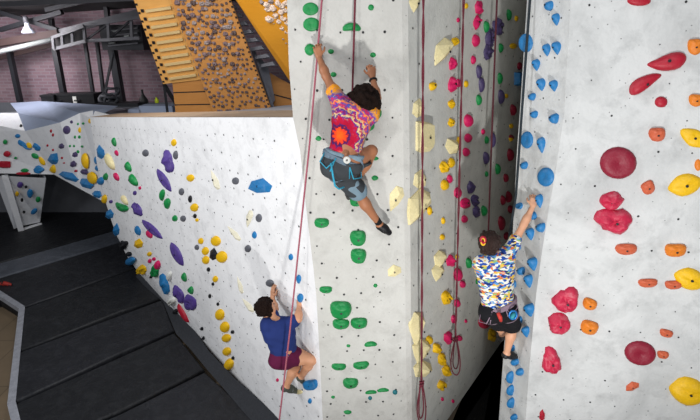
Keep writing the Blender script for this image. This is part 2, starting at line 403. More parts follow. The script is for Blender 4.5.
add('C','violet','489 38 10 20 lump; 487 52 8 14 lump; 497 27 12 18 lump; 478 71.7 6 14 pod; 480.5 85 6 16 pod; 500 97 6 15 pod; 492 140 5 16 pod; 485 158 6 13 pod; 470 186.7 7 14 lump; 474 200 8 12 lump; 475.5 212 7 12 lump')
add('C','green','508 15 5 12 pod; 485.4 26.8 6 12 pod; 500 48 5 10 pod; 499 78.6 5 12 pod; 478 100 6 11 pod; 486 140 4 8; 496.7 169 5 11 pod; 483 210.7 6 11 pod; 467.7 263 6 11 pod; 486 174 3 6; 477 281.7 4 5')
add('C','maroon','512 110 6 12 pod; 509.4 155 7 13 pod; 502 200 5 10 pod; 507.7 197 6 12 pod; 500.7 223 8 15 pod; 510 209 6 8; 506.7 236 8 8; 519 66 5 8; 511 137.5 6 6; 505 178 5 9 pod; 496 240 5 9 pod')
# corner face
add('D','blue','549 5.4 9 12 tear; 556.8 19.6 8 13 tear; 526 43 14 19 disc; 547.5 50 8 13 tear; 557.5 48 9 14 tear; 537 65 8 12 tear; 519 79 10 14 block; 542 84.6 9 13 tear; 554.6 85.7 9 12 tear; 532 96.4 8 9 tear; 534 114 8 9 tear; 554 118 10 12 tear; 527 140 12 17 disc; 542 145 8 16 tear; 524 165 7 9 tear; 545.7 177 16 19 disc; 519 205.5 7 8 tear; 540 201 7 14 tear; 534 215.7 5 8; 540.7 227 9 11 tear; 531 234 7 13 tear; 519 246 4 8; 534 264 8 14 tear; 521.4 270.5 7 10 tear; 529.8 281 7 14 tear; 514 284 5 8; 531 310 8 14 tear; 527 331.7 6 12 tear; 520.5 320 4 8; 513 348 4 7; 521 371.7 6 8; 516 361.7 6 8; 511.7 377 5 13 pod; 512 390 5 11 pod; 512.5 402.7 5 11 pod; 515 417 5 7')
# right wall
add('E','red','639 1 24 10 oval; 667 62 39 20 -13 tear; 645 83 37 16 150 tear; 661 102 13 11; 542 415 6 12 tri')
add('E','orange','695 45 15 18 jug; 695.7 99 14 14 jug; 698 165 7 12; 675.4 249 22 15 jug; 590 303 15 13 20 jug; 589.6 326 18 16 15 jug')
add('E','coral','657 133 17 16 jug; 647.6 186.4 14 15 -25 jug; 626 248 22 13 jug; 648 282 20 10 jug; 673.5 284 18 10 jug; 666.4 332.5 14 9 15 jug; 663 354 12 9 10 jug; 632 386 15 9 -20 tri')
add('E','yellow','694 138 18 30 -60 fin; 685 185 36 22 -14 fin; 690 279 34 22 18 fin; 688 391 40 28 12 fin')
add('E','maroon','618 163 37 32 disc; 640 353 32 24 10 disc')
add('E','crimson','610.7 201 28 18 -8 lump; 614.5 221 40 25 5 lump; 566 301 26 25 10 lump; 559 323 25 20 12 lump; 552 362 19 26 -25 lump')
# long white left wall
add('A','green','114 141.7 5 12 -15 tear; 106 176.7 5 8; 128 166.7 7 14 -25 tear; 133 180 8 17 -35 tear; 162.7 195 6 13 5 pod; 167.7 203.5 8 12 pod; 175 218.4 6 7; 121.7 206.7 16 9 30 tear; 155.5 271 8 14 lump; 184 277 6 12 -15 tear; 190.5 290 7 10 -15 tear')
add('A','pink','116.7 153 4 7 -20; 116.7 176.7 5 10 -25; 149.5 234 6 10 -30; 150 261 4 5; 158 265 6 10; 154 259 4 4; 277.5 380 3 4; 140 188 3 4')
add('A','red','183.6 313 4 24 -30 pod')
add('A','cream','110.7 161.7 8 20 -25 pod; 125 200 6 12 -30 pod; 299 392 8 5')
add('A','ivory','215 179.6 24 7 70 blade; 249 219 20 7 -75 blade; 234 233 22 6 50 blade; 240 285 20 5 75 blade; 248 305 20 6 52 blade')
add('A','purple','169 161.7 10 24 -8 lump; 164 180 30 8.5 58 fin; 138 210 9 17 -25 lump; 152 229 31 7.5 43 fin; 177 254 30 9 62 fin; 179 294 10 20 -28 lump; 190 303 12 18 -28 lump; 135 193 4 5; 111 201.7 4 4')
add('A','grey','145.7 153 7 8; 176 155 5 10; 181.7 191.7 6 8; 183.3 218.6 6 7; 235.7 181 8 8; 259 218 7 9; 248 248.6 7 8; 197 247.3 5 6; 270 283 9 8 30')
add('A','blue','260 185.7 27 17 5 tri; 254.6 235 5 8; 291 257 5 7; 299 279 6 10 pod; 300.5 298 8 10 pod; 310 384 17 13 -10 jug; 310 401 4 6; 165 284 8 20 -20 lump; 138 230.6 6 11 -20; 128 262 9 8; 116.4 229.7 7 14 tri; 109.6 214 9 11 tri; 100.5 152 9 16 -15 tri; 101 181 7 9')
add('A','yellow','174 142.7 6 8; 190.5 178 9 8; 194.5 207.5 9 9; 138.5 243.4 10 11 tri; 197 220 4 4; 142.5 270 11 10 lump; 149.5 254 5 5; 201 241 6 7; 205.5 251 8 9; 206 260 8 9; 216 241 11 11; 222 257 12 13; 215.4 279 6 7; 220 314.5 10 12; 225 327 10 12; 226.5 338 10 9; 227 351.4 9 9; 229.5 364 9 12; 105 199 5 10')
add('A','black','213.5 254 9 14 tri; 190.5 199 4 8; 195 216 4 5; 208.6 269.5 4 5; 213 284 3 4; 218 304 3 4; 232.6 332 4 4; 233 358 3 4; 203.6 338 3 4; 202 328.6 3 4; 124 245 8 10 lump; 129 254 6 5; 176 311 4 5; 151 277 3 3; 210 296 3 5')
add('A','white','170 276 6 11 pod; 172 301 7 9 lump')
# far walls
add('F1','blue','6 124.7 12 6 lump; 17.5 136 5 4; 24 145 16 5 35 lump; 37 147 10 5 45 lump; 38.6 169.6 11 8 lump')
add('F1','black','21 127 3 6')
add('F1','green','5 142 4 5; 15.5 158 3 2.5; 24.7 170.5 8 4; 35 156 8 5 30')
add('F1','red','7 154 7 6; 5 164.6 11 7 block; 23 173.5 15 3')
add('F1','yellow','29 145.5 5 7 -35; 42 161 5 10 -30')
add('F2','blue','55 158.5 19 15 15 tri; 69 176 28 10 22 tri; 86 183 20 12 25 tri; 97 194 12 9 30 tri; 96.5 160 4 10; 97.5 168 6 7')
add('F2','yellow','53 169 10 12 -25 tear; 92 178 11 15 -15; 103 204 7 9; 85.6 161 8 19 -8 pod; 80 130 5 7; 90.5 121 6 6')
add('F2','violet','66.8 130 10 10; 61.4 146 8 7 tri; 75 154.5 8 7 tri; 73 164 8 8 tri; 84 171.7 10 7 20 tri; 71.5 122 4 4')
add('F2','green','78 124 3 3; 83 123.5 3 3; 79.5 137 4 4; 82 146.5 3 3; 78 151.7 4 4; 70 146 3 3; 74 146 3 3; 75 137 3 4')
add('F2','red','53 135 3 4; 51 131 3 4; 47.5 145.5 3 3; 53 150 3 3; 62 158 3 3; 64 163 3 2; 75.7 171 4 3')
add('G','purple','20 185 6 6'); add('G','yellow','17 194 4 5'); add('G','blue','30 193.6 6 9; 34 211.5 8 5 -40'); add('G','green','38 199.6 5 6'); add('G','black','22 200 3 4; 24 212 3 3; 26 187 3 3')

def shape(kind, rnd):
    """unit outline, dome height: returns verts, faces, smooth"""
    if kind in ('tri', 'blade', 'block'):
        if kind == 'tri': o = [(-1,-.55),(-.2,-1),(.85,-.7),(1,.1),(.2,1),(-.75,.5)]; ridge = [(.05,.0)]; hh = 1.0
        elif kind == 'blade': o = [(-1,-.15),(-.3,-.75),(.55,-1),(1,-.35),(.95,.6),(.2,1),(-.45,.5)]; ridge = [(-.35,-.05),(.55,-.1)]; hh = .8
        else: o = [(-1,-.85),(-.3,-1),(.8,-.95),(1,-.6),(.95,.9),(-.1,1),(-.95,.95)]; ridge = None; hh = .8
        n = len(o); v = [(x,y,-.12) for x,y in o] + [(x*.97,y*.97,.12) for x,y in o]
        f = [(i,(i+1)%n,(i+1)%n+n,i+n) for i in range(n)]
        if ridge is None:
            v += [(x*.78-.05,y*.72+.1,hh) for x,y in o]; f += [(i+n,(i+1)%n+n,(i+1)%n+2*n,i+2*n) for i in range(n)] + [tuple(range(2*n,3*n))]
        elif len(ridge) == 1:
            v.append((*ridge[0],hh)); f += [(i+n,(i+1)%n+n,2*n) for i in range(n)]
        else:
            v += [(*ridge[0],hh*.75),(*ridge[1],hh)]
            for i in range(n):
                j = (i+1)%n; a = 0 if o[i][0] < .05 else 1; b = 0 if o[j][0] < .05 else 1
                f.append((i+n,j+n,2*n+b) if a == b else (i+n,j+n,2*n+b,2*n+a))
        return v, f, False
    S, R = 20, 6; v = []; f = []; s1 = rnd.uniform(0, 50)
    for ri in range(R+1):
        r = 1 - ri/R
        if ri == 0: rr, zz = 1.0, -.15
        else:
            rr = 1 - ((ri-1)/(R-1))**1.3; zz = None
        for k in range(S):
            a = 2*math.pi*k/S; x, y = math.cos(a)*rr, math.sin(a)*rr
            rad = rr
            if kind == 'disc': z = .62*(1-rad**5)**.5 + .1*rad - .22*math.exp(-(rad/.22)**2)
            else: z = (1-rad**2.4)**.55
            if kind == 'jug':
                y2 = y
                if y > .45: y2 = .45 + (y-.45)*.45
                z = z*(.72 + .45*max(0, y)) - .5*math.exp(-(((x)/.6)**2 + ((y-.62)/.3)**2))*(1-rad**4) + .25*math.exp(-(((y-.25)/.25)**2))*(1-rad**3)
                y = y2*1.1 - .05 + .05*math.sin(3*a)*rad
            elif kind == 'bean':
                y = y*(.78+.12*math.cos(2*a)*rad) - .42*(x*x-.35)
            elif kind == 'tear':
                t_ = (math.sin(a)*rad) if False else y
                pass
            elif kind == 'fin':
                y = y*(1-.45*abs(x)**2.6) ; z = z*.85 - .3*math.exp(-((y-.12+.1*x)/.13)**2)*(1-rad**3)
            elif kind == 'pod':
                q = .82+.18*y; x = x*q
            elif kind == 'lump':
                nz = noise.noise(Vector((math.cos(a)*1.3+s1, math.sin(a)*1.3, s1*.7))); q = 1+.34*nz+.16*noise.noise(Vector((math.cos(a)*3.3+s1, math.sin(a)*3.3, 2.2)))
                x *= q; y *= q; z *= .85 + .8*noise.noise(Vector((x*2.1+s1, y*2.1, s1))) + .3*noise.noise(Vector((x*5+s1, y*5, s1)))
            if kind == 'tear':       # narrow end towards -x for wide ones, -y for tall ones
                pass
            if kind not in ('disc',):
                w_ = 1 + .07*noise.noise(Vector((x*1.7+s1, y*1.7, 3.3))); x *= w_; y *= w_
            v.append((x, y, -.15 if ri == 0 else z))
    for ri in range(R):
        for k in range(S):
            f.append((ri*S+k, ri*S+(k+1)%S, (ri+1)*S+(k+1)%S, (ri+1)*S+k))
    f.append(tuple(R*S+k for k in range(S)))
    return v, f, True
ORD = ['','second','third','fourth','fifth','sixth','seventh','eighth','ninth','tenth','eleventh','twelfth','thirteenth','fourteenth','fifteenth','sixteenth','seventeenth','eighteenth']
def size_word(w, h, mx):
    return 'small ' if min(w, h) <= mx and max(w, h) < 9 else ''
CN = dict(ivory='pale ivory', violet='dusky violet', teal='dark teal', crimson='pinkish crimson', coral='coral orange')
def noun(it):
    wl_, c, k, x, y, w, h = it[:7]
    cn = CN.get(c, c)
    if min(w, h) <= 5 and max(w, h) <= 8: return 'small ' + cn + ' knob'
    return cn + ' ' + KW[k]
def label_of(i):
    it = H[i]; n = noun(it); same = sorted([j for j, q in enumerate(H) if q[0] == it[0] and noun(q) == n], key=lambda j: H[j][4])
    W = WALLS[it[0]]
    if len(same) == 1: return 'the only ' + n + ' on ' + W
    r = same.index(i)
    if r < (len(same)+1)//2: return n + ' on ' + W + ', ' + (ORD[r] + ' highest' if r else 'highest') + ' of its kind there'
    r = len(same)-1-r
    return n + ' on ' + W + ', ' + (ORD[r] + ' lowest' if r else 'lowest') + ' of its kind there'
SPECIAL = {(310,49.5):'green rounded hold gripped by the raised hand of the tie-dye climber', (356.4,201):'green jug hold under the tucked foot of the tie-dye climber',
           (310,384):'big blue jug hold under the shoe of the navy-shirted climber', (300.5,298):'blue egg-shaped hold gripped by the navy-shirted climber',
           (540,201):'blue teardrop hold gripped by the raised hand of the patterned-shirt climber', (516,361.7):'blue hold under the black shoe of the patterned-shirt climber',
           (347,99):'green rounded hold behind the shoulder of the tie-dye climber', (484.6,321):'pinkish crimson lumpy hold left of the patterned-shirt climber'}
WN = {}
def place_hold(i):
    wl_, c, k, x, y, w, h, ang = H[i]; rnd = random.Random(1000+i)
    d = ray(x, y).normalized()
    keys = [wl_] + (['B', 'C0'] if wl_ in ('C',) else []) + (['C0'] if wl_ == 'B' else []) + (['F2','A'] if wl_ in ('F1','F2') else []) + (['D'] if wl_ == 'E' else [])+ (['F2'] if wl_=='A' else [])+(['C'] if wl_=='D' else [])
    hit = None
    for kk in keys:
        hit = BV[kk].ray_cast(CAMP, d)
        if hit[0] is not None: break
    if hit is None or hit[0] is None:
        hit = BV[wl_].find_nearest(P(x, y, 9.0 if wl_ == 'A' else 4.3))
    p, n = hit[0], hit[1]
    if n.dot(CAMP-p) < 0: n = -n
    def on(px, py):
        r = ray(px, py); den = r.dot(n)
        return CAMP + r*((p-CAMP).dot(n)/den)
    if wl_ == 'C':
        w = w*.8
        if c == 'cream' and k != 'block': w *= 1.35; h *= 1.4
    if wl_ == 'A': w *= .9; h *= .92
    if wl_ == 'F2': w *= .75; h *= .85
    a_ = math.radians(ang); ex = (math.cos(a_), math.sin(a_)); ey = (math.sin(a_), -math.cos(a_))
    A = (on(x+ex[0]*w/4, y+ex[1]*w/4) - on(x-ex[0]*w/4, y-ex[1]*w/4)); B = (on(x+ey[0]*h/4, y+ey[1]*h/4) - on(x-ey[0]*h/4, y-ey[1]*h/4))
    if A.cross(B).dot(n) < 0: A = -A
    lo, hi = sorted((A.length, B.length))
    rel = {'disc': .42, 'jug': .75, 'fin': .5, 'tear': .8, 'blade': .75, 'tri': .7, 'block': .6}.get(k, .7)
    Hh = min(lo*rel, .13 if k != 'disc' else .07)
    if wl_ == 'D' and k != 'disc': Hh = min(lo*1.15, .085)
    if wl_ == 'C': Hh = min(Hh, .11 if c == 'cream' else .06)
    if wl_ in ('A','F1','F2','G'): Hh = min(Hh*.6, .075)
    v, f, sm = shape(k, rnd)
    if k in ('jug', 'tear') and wl_ in 'DEB' and not (k == 'tear' and A.length > B.length):
        v = [(X, Y_, Z*(1.0+.35*Y_) if Z > 0 else Z) for X, Y_, Z in v]
    if k == 'tear':
        tall = B.length > A.length
        nv = []
        for (X, Y_, Z) in v:
            if tall: q = .78 + .34*Y_ - .1*Y_*Y_; nv.append((X*q, Y_, Z*(.75+.3*Y_)))
            else: q = .8 + .3*X*(1 if X > 0 else .9); nv.append((X, Y_*q + .22*(X*X-.5), Z*(.8+.3*X)))
        v = nv
    xa = A.normalized(); ya = n.cross(xa)
    rot = Matrix((xa, ya, n)).transposed()
    vw = [A*X + B*Y_ + n*(Z*Hh) for X, Y_, Z in v]
    inv = rot.transposed()
    me = bpy.data.meshes.new('climbing_hold'); me.from_pydata([tuple(inv @ q) for q in vw], [], f)
    me.materials.append(M['h_'+c])
    me.polygons.foreach_set('use_smooth', [sm]*len(me.polygons)); me.update()
    o = bpy.data.objects.new('climbing_hold', me); o.location = p; o.rotation_euler = rot.to_euler(); COL.objects.link(o)
    lab = SPECIAL.get((x, y)) or label_of(i)
    tag(o, lab, 'climbing hold', '%s holds on %s' % (CN.get(c, c), WALLS[wl_]))
    if max(w, h) >= 9 and min(w, h) >= 6 and wl_ in 'ABCDE':
        # countersunk bolt
        zt = Hh*(.42 if k == 'disc' else .92 if k in ('fin',) else .55 if k == 'jug' else .93 if k in ('oval','pod','tear','bean') else .98)
        off = Vector((0, 0, 0))
        if k == 'jug': off = inv @ (B*-.25); zt = Hh*.78
        if k == 'tear' : off = inv @ (B*.15)
        if k in ('tri','block','lump'): zt = Hh*1.0
        r = min(.011, lo*.14); bm = MB(); bm.lathe((off.x, off.y, zt-.004), [(r, -.006), (r, .003), (r*.55, .0035), (r*.5, .001)], 10)
        bo = mesh_obj('bolt', bm.v, bm.f, M['bolt']); bo.parent = o
    return o
for i in range(len(H)): place_hold(i)
# ---------------------------------------------------------------- mezzanine: brick wall, roof steel, training boards
t = NT('old_brick'); mp = t.node('ShaderNodeMapping'); mp.inputs['Rotation'].default_value = (math.pi/2, 0, 0); t.link(t.co.outputs['Object'], mp.inputs[0])
b = t.node('ShaderNodeTexBrick', i_Scale=1.0, i_Mortar_Size=.012, i_Brick_Width=.24, i_Row_Height=.085)
b.inputs['Color1'].default_value = (*lin(150,122,130),1); b.inputs['Color2'].default_value = (*lin(124,96,106),1); b.inputs['Mortar'].default_value = (*lin(146,136,144),1)
t.link(mp.outputs[0], b.inputs['Vector']); n = t.noise(.7, 5); r = t.ramp(n.outputs[0], [(.4,0),(.7,1)])
c = t.mix(b.outputs[0], lin(140,120,122), t.math('MULTIPLY', r.outputs[0], .45)); c = t.mix(c, lin(88,72,82), t.math('MULTIPLY', t.noise(1.6,6).outputs[0], .6))
M['brick'] = t.out(c, .85, b.outputs['Fac'], .4)
YB = 13.2
tag(mesh_obj('wall_back', [Vector((-16,YB,2.5)),Vector((1,YB,2.5)),Vector((1,YB,6.2)),Vector((-16,YB,6.2)),Vector((-16,YB+.25,2.5)),Vector((1,YB+.25,2.5)),Vector((1,YB+.25,6.2)),Vector((-16,YB+.25,6.2))],
   [(0,1,2,3),(5,4,7,6),(3,2,6,7),(1,5,6,2),(4,0,3,7)], M['brick']), kind='structure')
M['roof'] = simple('dark_roof_boards', lin(38,36,38), .85, 2)
M['steel'] = simple('dark_steel', lin(30,31,36), .5, 6, metal=.3)
M['steel_grey'] = simple('grey_painted_steel', lin(84,84,90), .5, 6)
M['steel_beam'] = simple('dull_grey_steel', lin(74,74,80), .6, 6)
M['steel_pale'] = simple('pale_pipe_paint', lin(128,132,132), .45, 6)
M['steel_red'] = simple('rusty_red_steel', lin(52,36,35), .7, 6)
tag(mesh_obj('ceiling', [Vector((-16,7.2,6.1)),Vector((-1.2,7.2,6.1)),Vector((-1.2,YB,5.85)),Vector((-16,YB,4.95)),Vector((-16,7.2,6.3)),Vector((-1.2,7.2,6.3)),Vector((-1.2,YB,6.05)),Vector((-16,YB,5.15))],
   [(0,1,2,3),(7,6,5,4),(0,4,5,1),(1,5,6,2),(3,7,4,0)], M['roof']), kind='structure')
def beam(a, b, w, d, m, name, label, cat, grp=None):
    o = MB().bar(a, b, w, d).build(name, M[m], loc=Vector(a)); return tag(o, label, cat, grp)
beam(P(-60,7,11), P(142,-2,10.6), .07, .1, 'steel_beam', 'roof_beam', 'grey steel beam crossing highest under the dark roof', 'beam')
beam(P(-60,53,12.4), P(60,33,12.2), .2, .16, 'steel_red', 'roof_beam', 'rusty red steel beam above the pale pipe', 'beam')
beam(P(58,33,12.2), P(140,12,12.0), .07, .14, 'steel_grey', 'roof_beam', 'grey steel rail running up to the wooden board', 'beam')
o = MB().tube([P(-60,64,12.0), P(0,51.5,12.0), P(52,39.5,12.0)], .055, 10).build('pipe', M['steel_pale'], smooth=True, loc=P(0,51.5,12)); tag(o, 'pale pipe running under the rusty red beam', 'pipe')
beam(P(-60,73,12.7), P(56,44,12.6), .1, .1, 'steel_red', 'roof_beam', 'thin brown beam along the brick wall below the pale pipe', 'beam')
for a, b, l in (((0,12),(58,30),'dark diagonal roof brace sloping down to the right beneath the roof'), ((0,30),(62,12),'dark diagonal roof brace rising to the right beneath the roof'), ((46,10),(110,-4),'dark roof brace just above the upper brick band')):
    beam(P(*a,12.4), P(*b,12.2), .1, .1, 'steel', 'roof_brace', l, 'brace', 'roof braces')
beam(P(106,5,13.0), P(108,20,13.0), .14, .1, 'steel', 'roof_brace', 'short dark upright against the upper brick band', 'brace', 'roof braces')
beam(P(51,18,12.6), P(53,34,12.6), .12, .1, 'steel', 'roof_brace', 'short dark upright at the end of the red beam', 'brace', 'roof braces')
# truss gantry
g = empty('roof_truss', P(52,40,11.9), 'dark steel truss with square panels above the brick wall', 'truss')
for k, (a, b) in enumerate((((52,38),(84,26)), ((84,26),(140,17)), ((54,49),(86,41)), ((86,41),(140,38)))):
    MB().bar(P(*a,11.9), P(*b,11.7), .06, .07).build('chord', M['steel_grey'] , g)
for x, y0, y1 in ((53,38,49),(62,35,47),(72,31,44),(84,26,41),(108,22,40),(131,18,38)):
    MB().bar(P(x,y0,11.85), P(x+1,y1,11.85), .06, .06).build('upright', M['steel_grey'], g)
for a, b in (((86,40),(108,24)), ((109,39),(131,20))):
    MB().bar(P(*a,11.9), P(*b,11.85), .04, .04).build('diagonal', M['steel'], g)
MB().hexa([P(54,48,12.0),P(84,40,12.0),P(84,40,12.05),P(54,48,12.05),P(54,40,12.0),P(84,28,12.0),P(84,28,12.05),P(54,40,12.05)]).build('back_panel', M['roof'], g)
v = empty('ventilation_unit', P(122,40,12.3), 'dark ventilation unit behind the steel truss', 'ventilation unit')
a = P(104,46,12.3); bb = P(142,24,12.3); MB().box((a.x, 12.2, P(120,50,12.3).z), (bb.x, 12.9, P(120,25,12.3).z)).build('casing', M['steel'], v)
for k in range(4):
    y = 29+5*k; MB().bar(P(108,y+2,12.15), P(138,y-1,12.15), .03, .03).build('louvre', M['steel_grey'], v)
for x, y, w in ((116,31,3),(127,36,2.5),(112,43,3)):
    MB().bar(P(x-w,y+.4,12.1), P(x+w,y-.4,12.1), .05, .03).build('tube_lamp', M['steel_pale'], v)
# posts standing on the deck
for (x0,y0,x1,y1,w,l) in ((9,50,21,106,.13,'dark steel post nearest the boxy block end of the brick wall'),(55,48,66,106,.15,'thick dark steel post behind the long black box'),(85,42,95,106,.09,'thin dark steel post at the end of the long black box'),(97,42,105,104,.09,'thin dark steel post beside the heap of gear'),(112,46,122,104,.2,'thickest dark steel post, just left of the black bottle')):
    top = P(x0,y0,12.5); bot = P(x1,y1,12.5)
    p = empty('steel_post', bot, l, 'post', 'steel posts along the brick wall')
    MB().bar(bot, top, w, w*.8).build('shaft', M['steel'], p); MB().bar(bot, bot+Vector((0,0,.03)), w*2, w*2, (0,1,0)).build('base_plate', M['steel'], p)
beam(P(113,52,12.4), P(105,92,12.4), .05, .05, 'steel', 'brace_bar', 'thin slanting dark bar leaning beside the thickest post', 'bar')
# lamp
l = empty('pendant_lamp', P(28,30,12.1), 'pendant lamp with pale dome shade hanging from the dark roof', 'lamp')
c = P(28,30,12.1)
M['lampshade'] = simple('pale_lamp_shade', lin(206,214,232), .35, 5)
MB().lathe(c, [(.15,-.07),(.14,-.03),(.09,.04),(.05,.1),(.05,.16)], 18).build('lamp_shade', M['lampshade'], l, True)
MB().lathe(c+Vector((0,0,.16)), [(.055,0),(.06,.12),(.03,.16)], 12).build('ballast', M['steel_grey'], l, True)
MB().tube([c+Vector((0,0,.3)), Vector((c.x, c.y, 5.15))], .01, 6).build('cord', M['steel'], l)
# boxes and gear on the deck
M['blackbox'] = simple('black_box_plastic', lin(18,18,21), .5, 8)
M['tagwhite'] = simple('white_tag', lin(205,205,200), .7)
def crate(x0,x1,y0,y1,Y,dep,label,tagx=None):
    a = P(x0,y1,Y); b_ = P(x1,y0,Y); z0 = a.z
    e = empty('equipment_box', ((a.x+b_.x)/2, Y, z0), label, 'box', 'black boxes on the mezzanine')
    MB().box((a.x,Y,z0),(b_.x,Y+dep,b_.z-.04)).build('body', M['blackbox'], e)
    MB().box((a.x-.015,Y-.015,b_.z-.05),(b_.x+.015,Y+dep+.015,b_.z)).build('lid', M['blackbox'], e)
    MB().box((a.x+.1,Y-.03,(z0+b_.z)/2),(a.x+.25,Y,(z0+b_.z)/2+.03)).build('handle', M['steel'], e)
    if tagx: 
        q = P(tagx,y0+3,Y-.02); MB().box((q.x-.05,Y-.012,q.z-.16),(q.x+.04,Y-.004,q.z)).build('paper_tag', M['tagwhite'], e)
crate(43,53,95,108,11.9,.4,'small black equipment box at the end of the row')
crate(54,71,94,108,12.0,.4,'middle black equipment box in the row by the brick wall')
crate(72,93,93.5,108.5,11.8,.4,'black equipment box with a white paper tag', 74)
M['gear'] = simple('dark_gear_fabric', lin(34,36,42), .8, 12)
h = empty('gear_heap', P(107,103,11.8), 'heap of dark climbing gear beside the thickest post', 'gear heap')
rg = random.Random(3)
for k in range(9):
    c = P(101+rg.uniform(0,16), 101-rg.uniform(0,11)*(1 if k%2 else .4), 11.8+rg.uniform(-.1,.2)); r_ = rg.uniform(.08,.14)
    m_ = MB(); ring = []
    for j in range(14):
        a_ = 2*math.pi*j/14; ring.append(c+Vector((math.cos(a_)*r_*1.2, .05*math.sin(3*a_), math.sin(a_)*r_*(.8+.3*math.cos(2*a_)))))
    m_.tube(ring, .035, 6, closed=True).build('strap_coil', M['gear'] if k % 3 else M['steel_grey'], h, True)
o = mesh_obj('gear_shelf', MB().box((P(98,106,11.7).x,11.6,P(98,106,11.7).z),(P(140,106,11.7).x,12.1,P(98,103,11.7).z)).v, MB().box((0,0,0),(1,1,1)).f, M['steel'])
tag(o, 'low dark shelf under the heap of climbing gear', 'shelf')
bt = empty('bottle', P(144,103,11.8), 'black long-necked bottle standing on the mezzanine', 'bottle')
c = P(144,103.5,11.8)
MB().lathe(c, [(.09,0),(.11,.02),(.1,.1),(.06,.17),(.03,.22),(.025,.3)], 14).build('body', M['blackbox'], bt, True); MB().lathe(c+Vector((0,0,.3)), [(.03,0),(.03,.03),(.02,.04)], 12).build('cap', M['blackbox'], bt, True)
M['lime'] = simple('lime_plastic', lin(190,205,40), .5)
c = P(157,103,11.9); o = MB().lathe(c, [(.045,0),(.05,.02),(.05,.09),(.02,.11),(.02,.14)], 12).build('spray_bottle', M['lime'], None, True, loc=c); tag(o, 'tiny lime green bottle beside the wooden board', 'bottle')
mb = MB()
for x0,x1,yt,yb in ((129,140,109.5,116),(140.5,172,106,116)):
    a = P(x0,yb+2,11.0); b_ = P(x1,yt,11.0); mb = MB().box((a.x,11.0,a.z),(b_.x,11.35,b_.z)); o = mb.build('storage_bench', M['slab'], loc=(a.x,11.0,a.z)); tag(o, ('short' if x0 < 135 else 'long') + ' pale grey bench on the mezzanine below the wooden board', 'bench', 'grey benches on the mezzanine')

# training boards -------------------------------------------------------------
def wood(name, c1, c2, sc=(1,1,6)):
    t = NT(name); mp = t.node('ShaderNodeMapping'); mp.inputs['Scale'].default_value = sc; t.link(t.co.outputs['Object'], mp.inputs[0])
    n = t.noise(3, 6, .6, vec=mp.outputs[0], dist=1.0); n2 = t.noise(1.1, 4)
    c = t.mix(c1, c2, n.outputs[0]); c = t.mix(c, tuple(v*.72 for v in c1), t.math('MULTIPLY', n2.outputs[0], .5))
    return t.out(c, .5, n.outputs[0], .1)
M['ply'] = wood('orange_plywood', lin(206,146,72), lin(230,178,104))
M['ply_or'] = wood('amber_plywood', lin(206,136,24), lin(228,160,44))
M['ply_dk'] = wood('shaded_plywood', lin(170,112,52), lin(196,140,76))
M['ply_sys'] = wood('brown_plywood', lin(182,122,58), lin(206,148,84))
M['rung'] = wood('pale_rung_wood', lin(196,168,112), lin(222,198,150))
M['strut'] = simple('grey_strut_paint', lin(128,130,140), .6, 6)
def board(name, px, label, m, thick=.05):
    q = [P(*p) for p in px]; n = (q[1]-q[0]).cross(q[-1]-q[0]).normalized()
    if n.dot(CAMP-q[0]) < 0: n = -n
    base = sum(q, Vector())/len(q); base.z = min(p.z for p in q)
    e = empty(name, base, label, 'training board'); N = len(q)
    mesh_obj('plywood_panel', q+[p-n*thick for p in q], [tuple(range(N)), tuple(reversed(range(N,2*N)))]+[(i,(i+1)%N,(i+1)%N+N,i+N) for i in range(N)], M[m], e)
    return e, q, n
def quad_pt(q, u, v):   # q: tl tr br bl
    return q[0].lerp(q[1], u).lerp(q[3].lerp(q[2], u), v)
# campus board
e, q, n = board('campus_board', [(131,-8,8.8),(172,-12,8.8),(206,79,9.5),(163,84,9.5)], 'plywood campus board with ten pale wooden rungs', 'ply')
for k in range(10):
    v_ = .19 + k*.0835; a, b_ = quad_pt(q, .2, v_), quad_pt(q, .82, v_-.01)
    MB().bar(a+n*.02, b_+n*.02, .045, .035, n).build('rung', M['rung'], e)
    for u in (.12, .9):
        c = quad_pt(q, u, v_-.005); MB().bar(c, c+n*.02, .05, .05).build('bolt_hole', M['h_grey'] if u > .5 else M['steel'], e)
for k in range(11):
    c = quad_pt(q, .03, .12+k*.085); MB().bar(c, c+n*.012, .035, .035).build('bolt_hole', M['steel'], e)
# kick panel below it
e2, q2, n2 = board('kick_panel', [(172,80,9.52),(207,78,9.52),(216,117,9.7),(176,117,9.7)], 'low shaded plywood kick panel under the campus board', 'ply_dk')
for v_ in (.33, .66):
    MB().bar(quad_pt(q2,0,v_)+n2*.004, quad_pt(q2,1,v_)+n2*.004, .02, .006, n2).build('panel_joint', M['steel'], e2)
MB().bar(P(164,84,9.6), P(176,104,9.75), .06, .06).build('brace', M['steel'], e2); MB().bar(P(164,84,9.6), P(168,117,9.7), .05, .05).build('brace', M['steel'], e2)
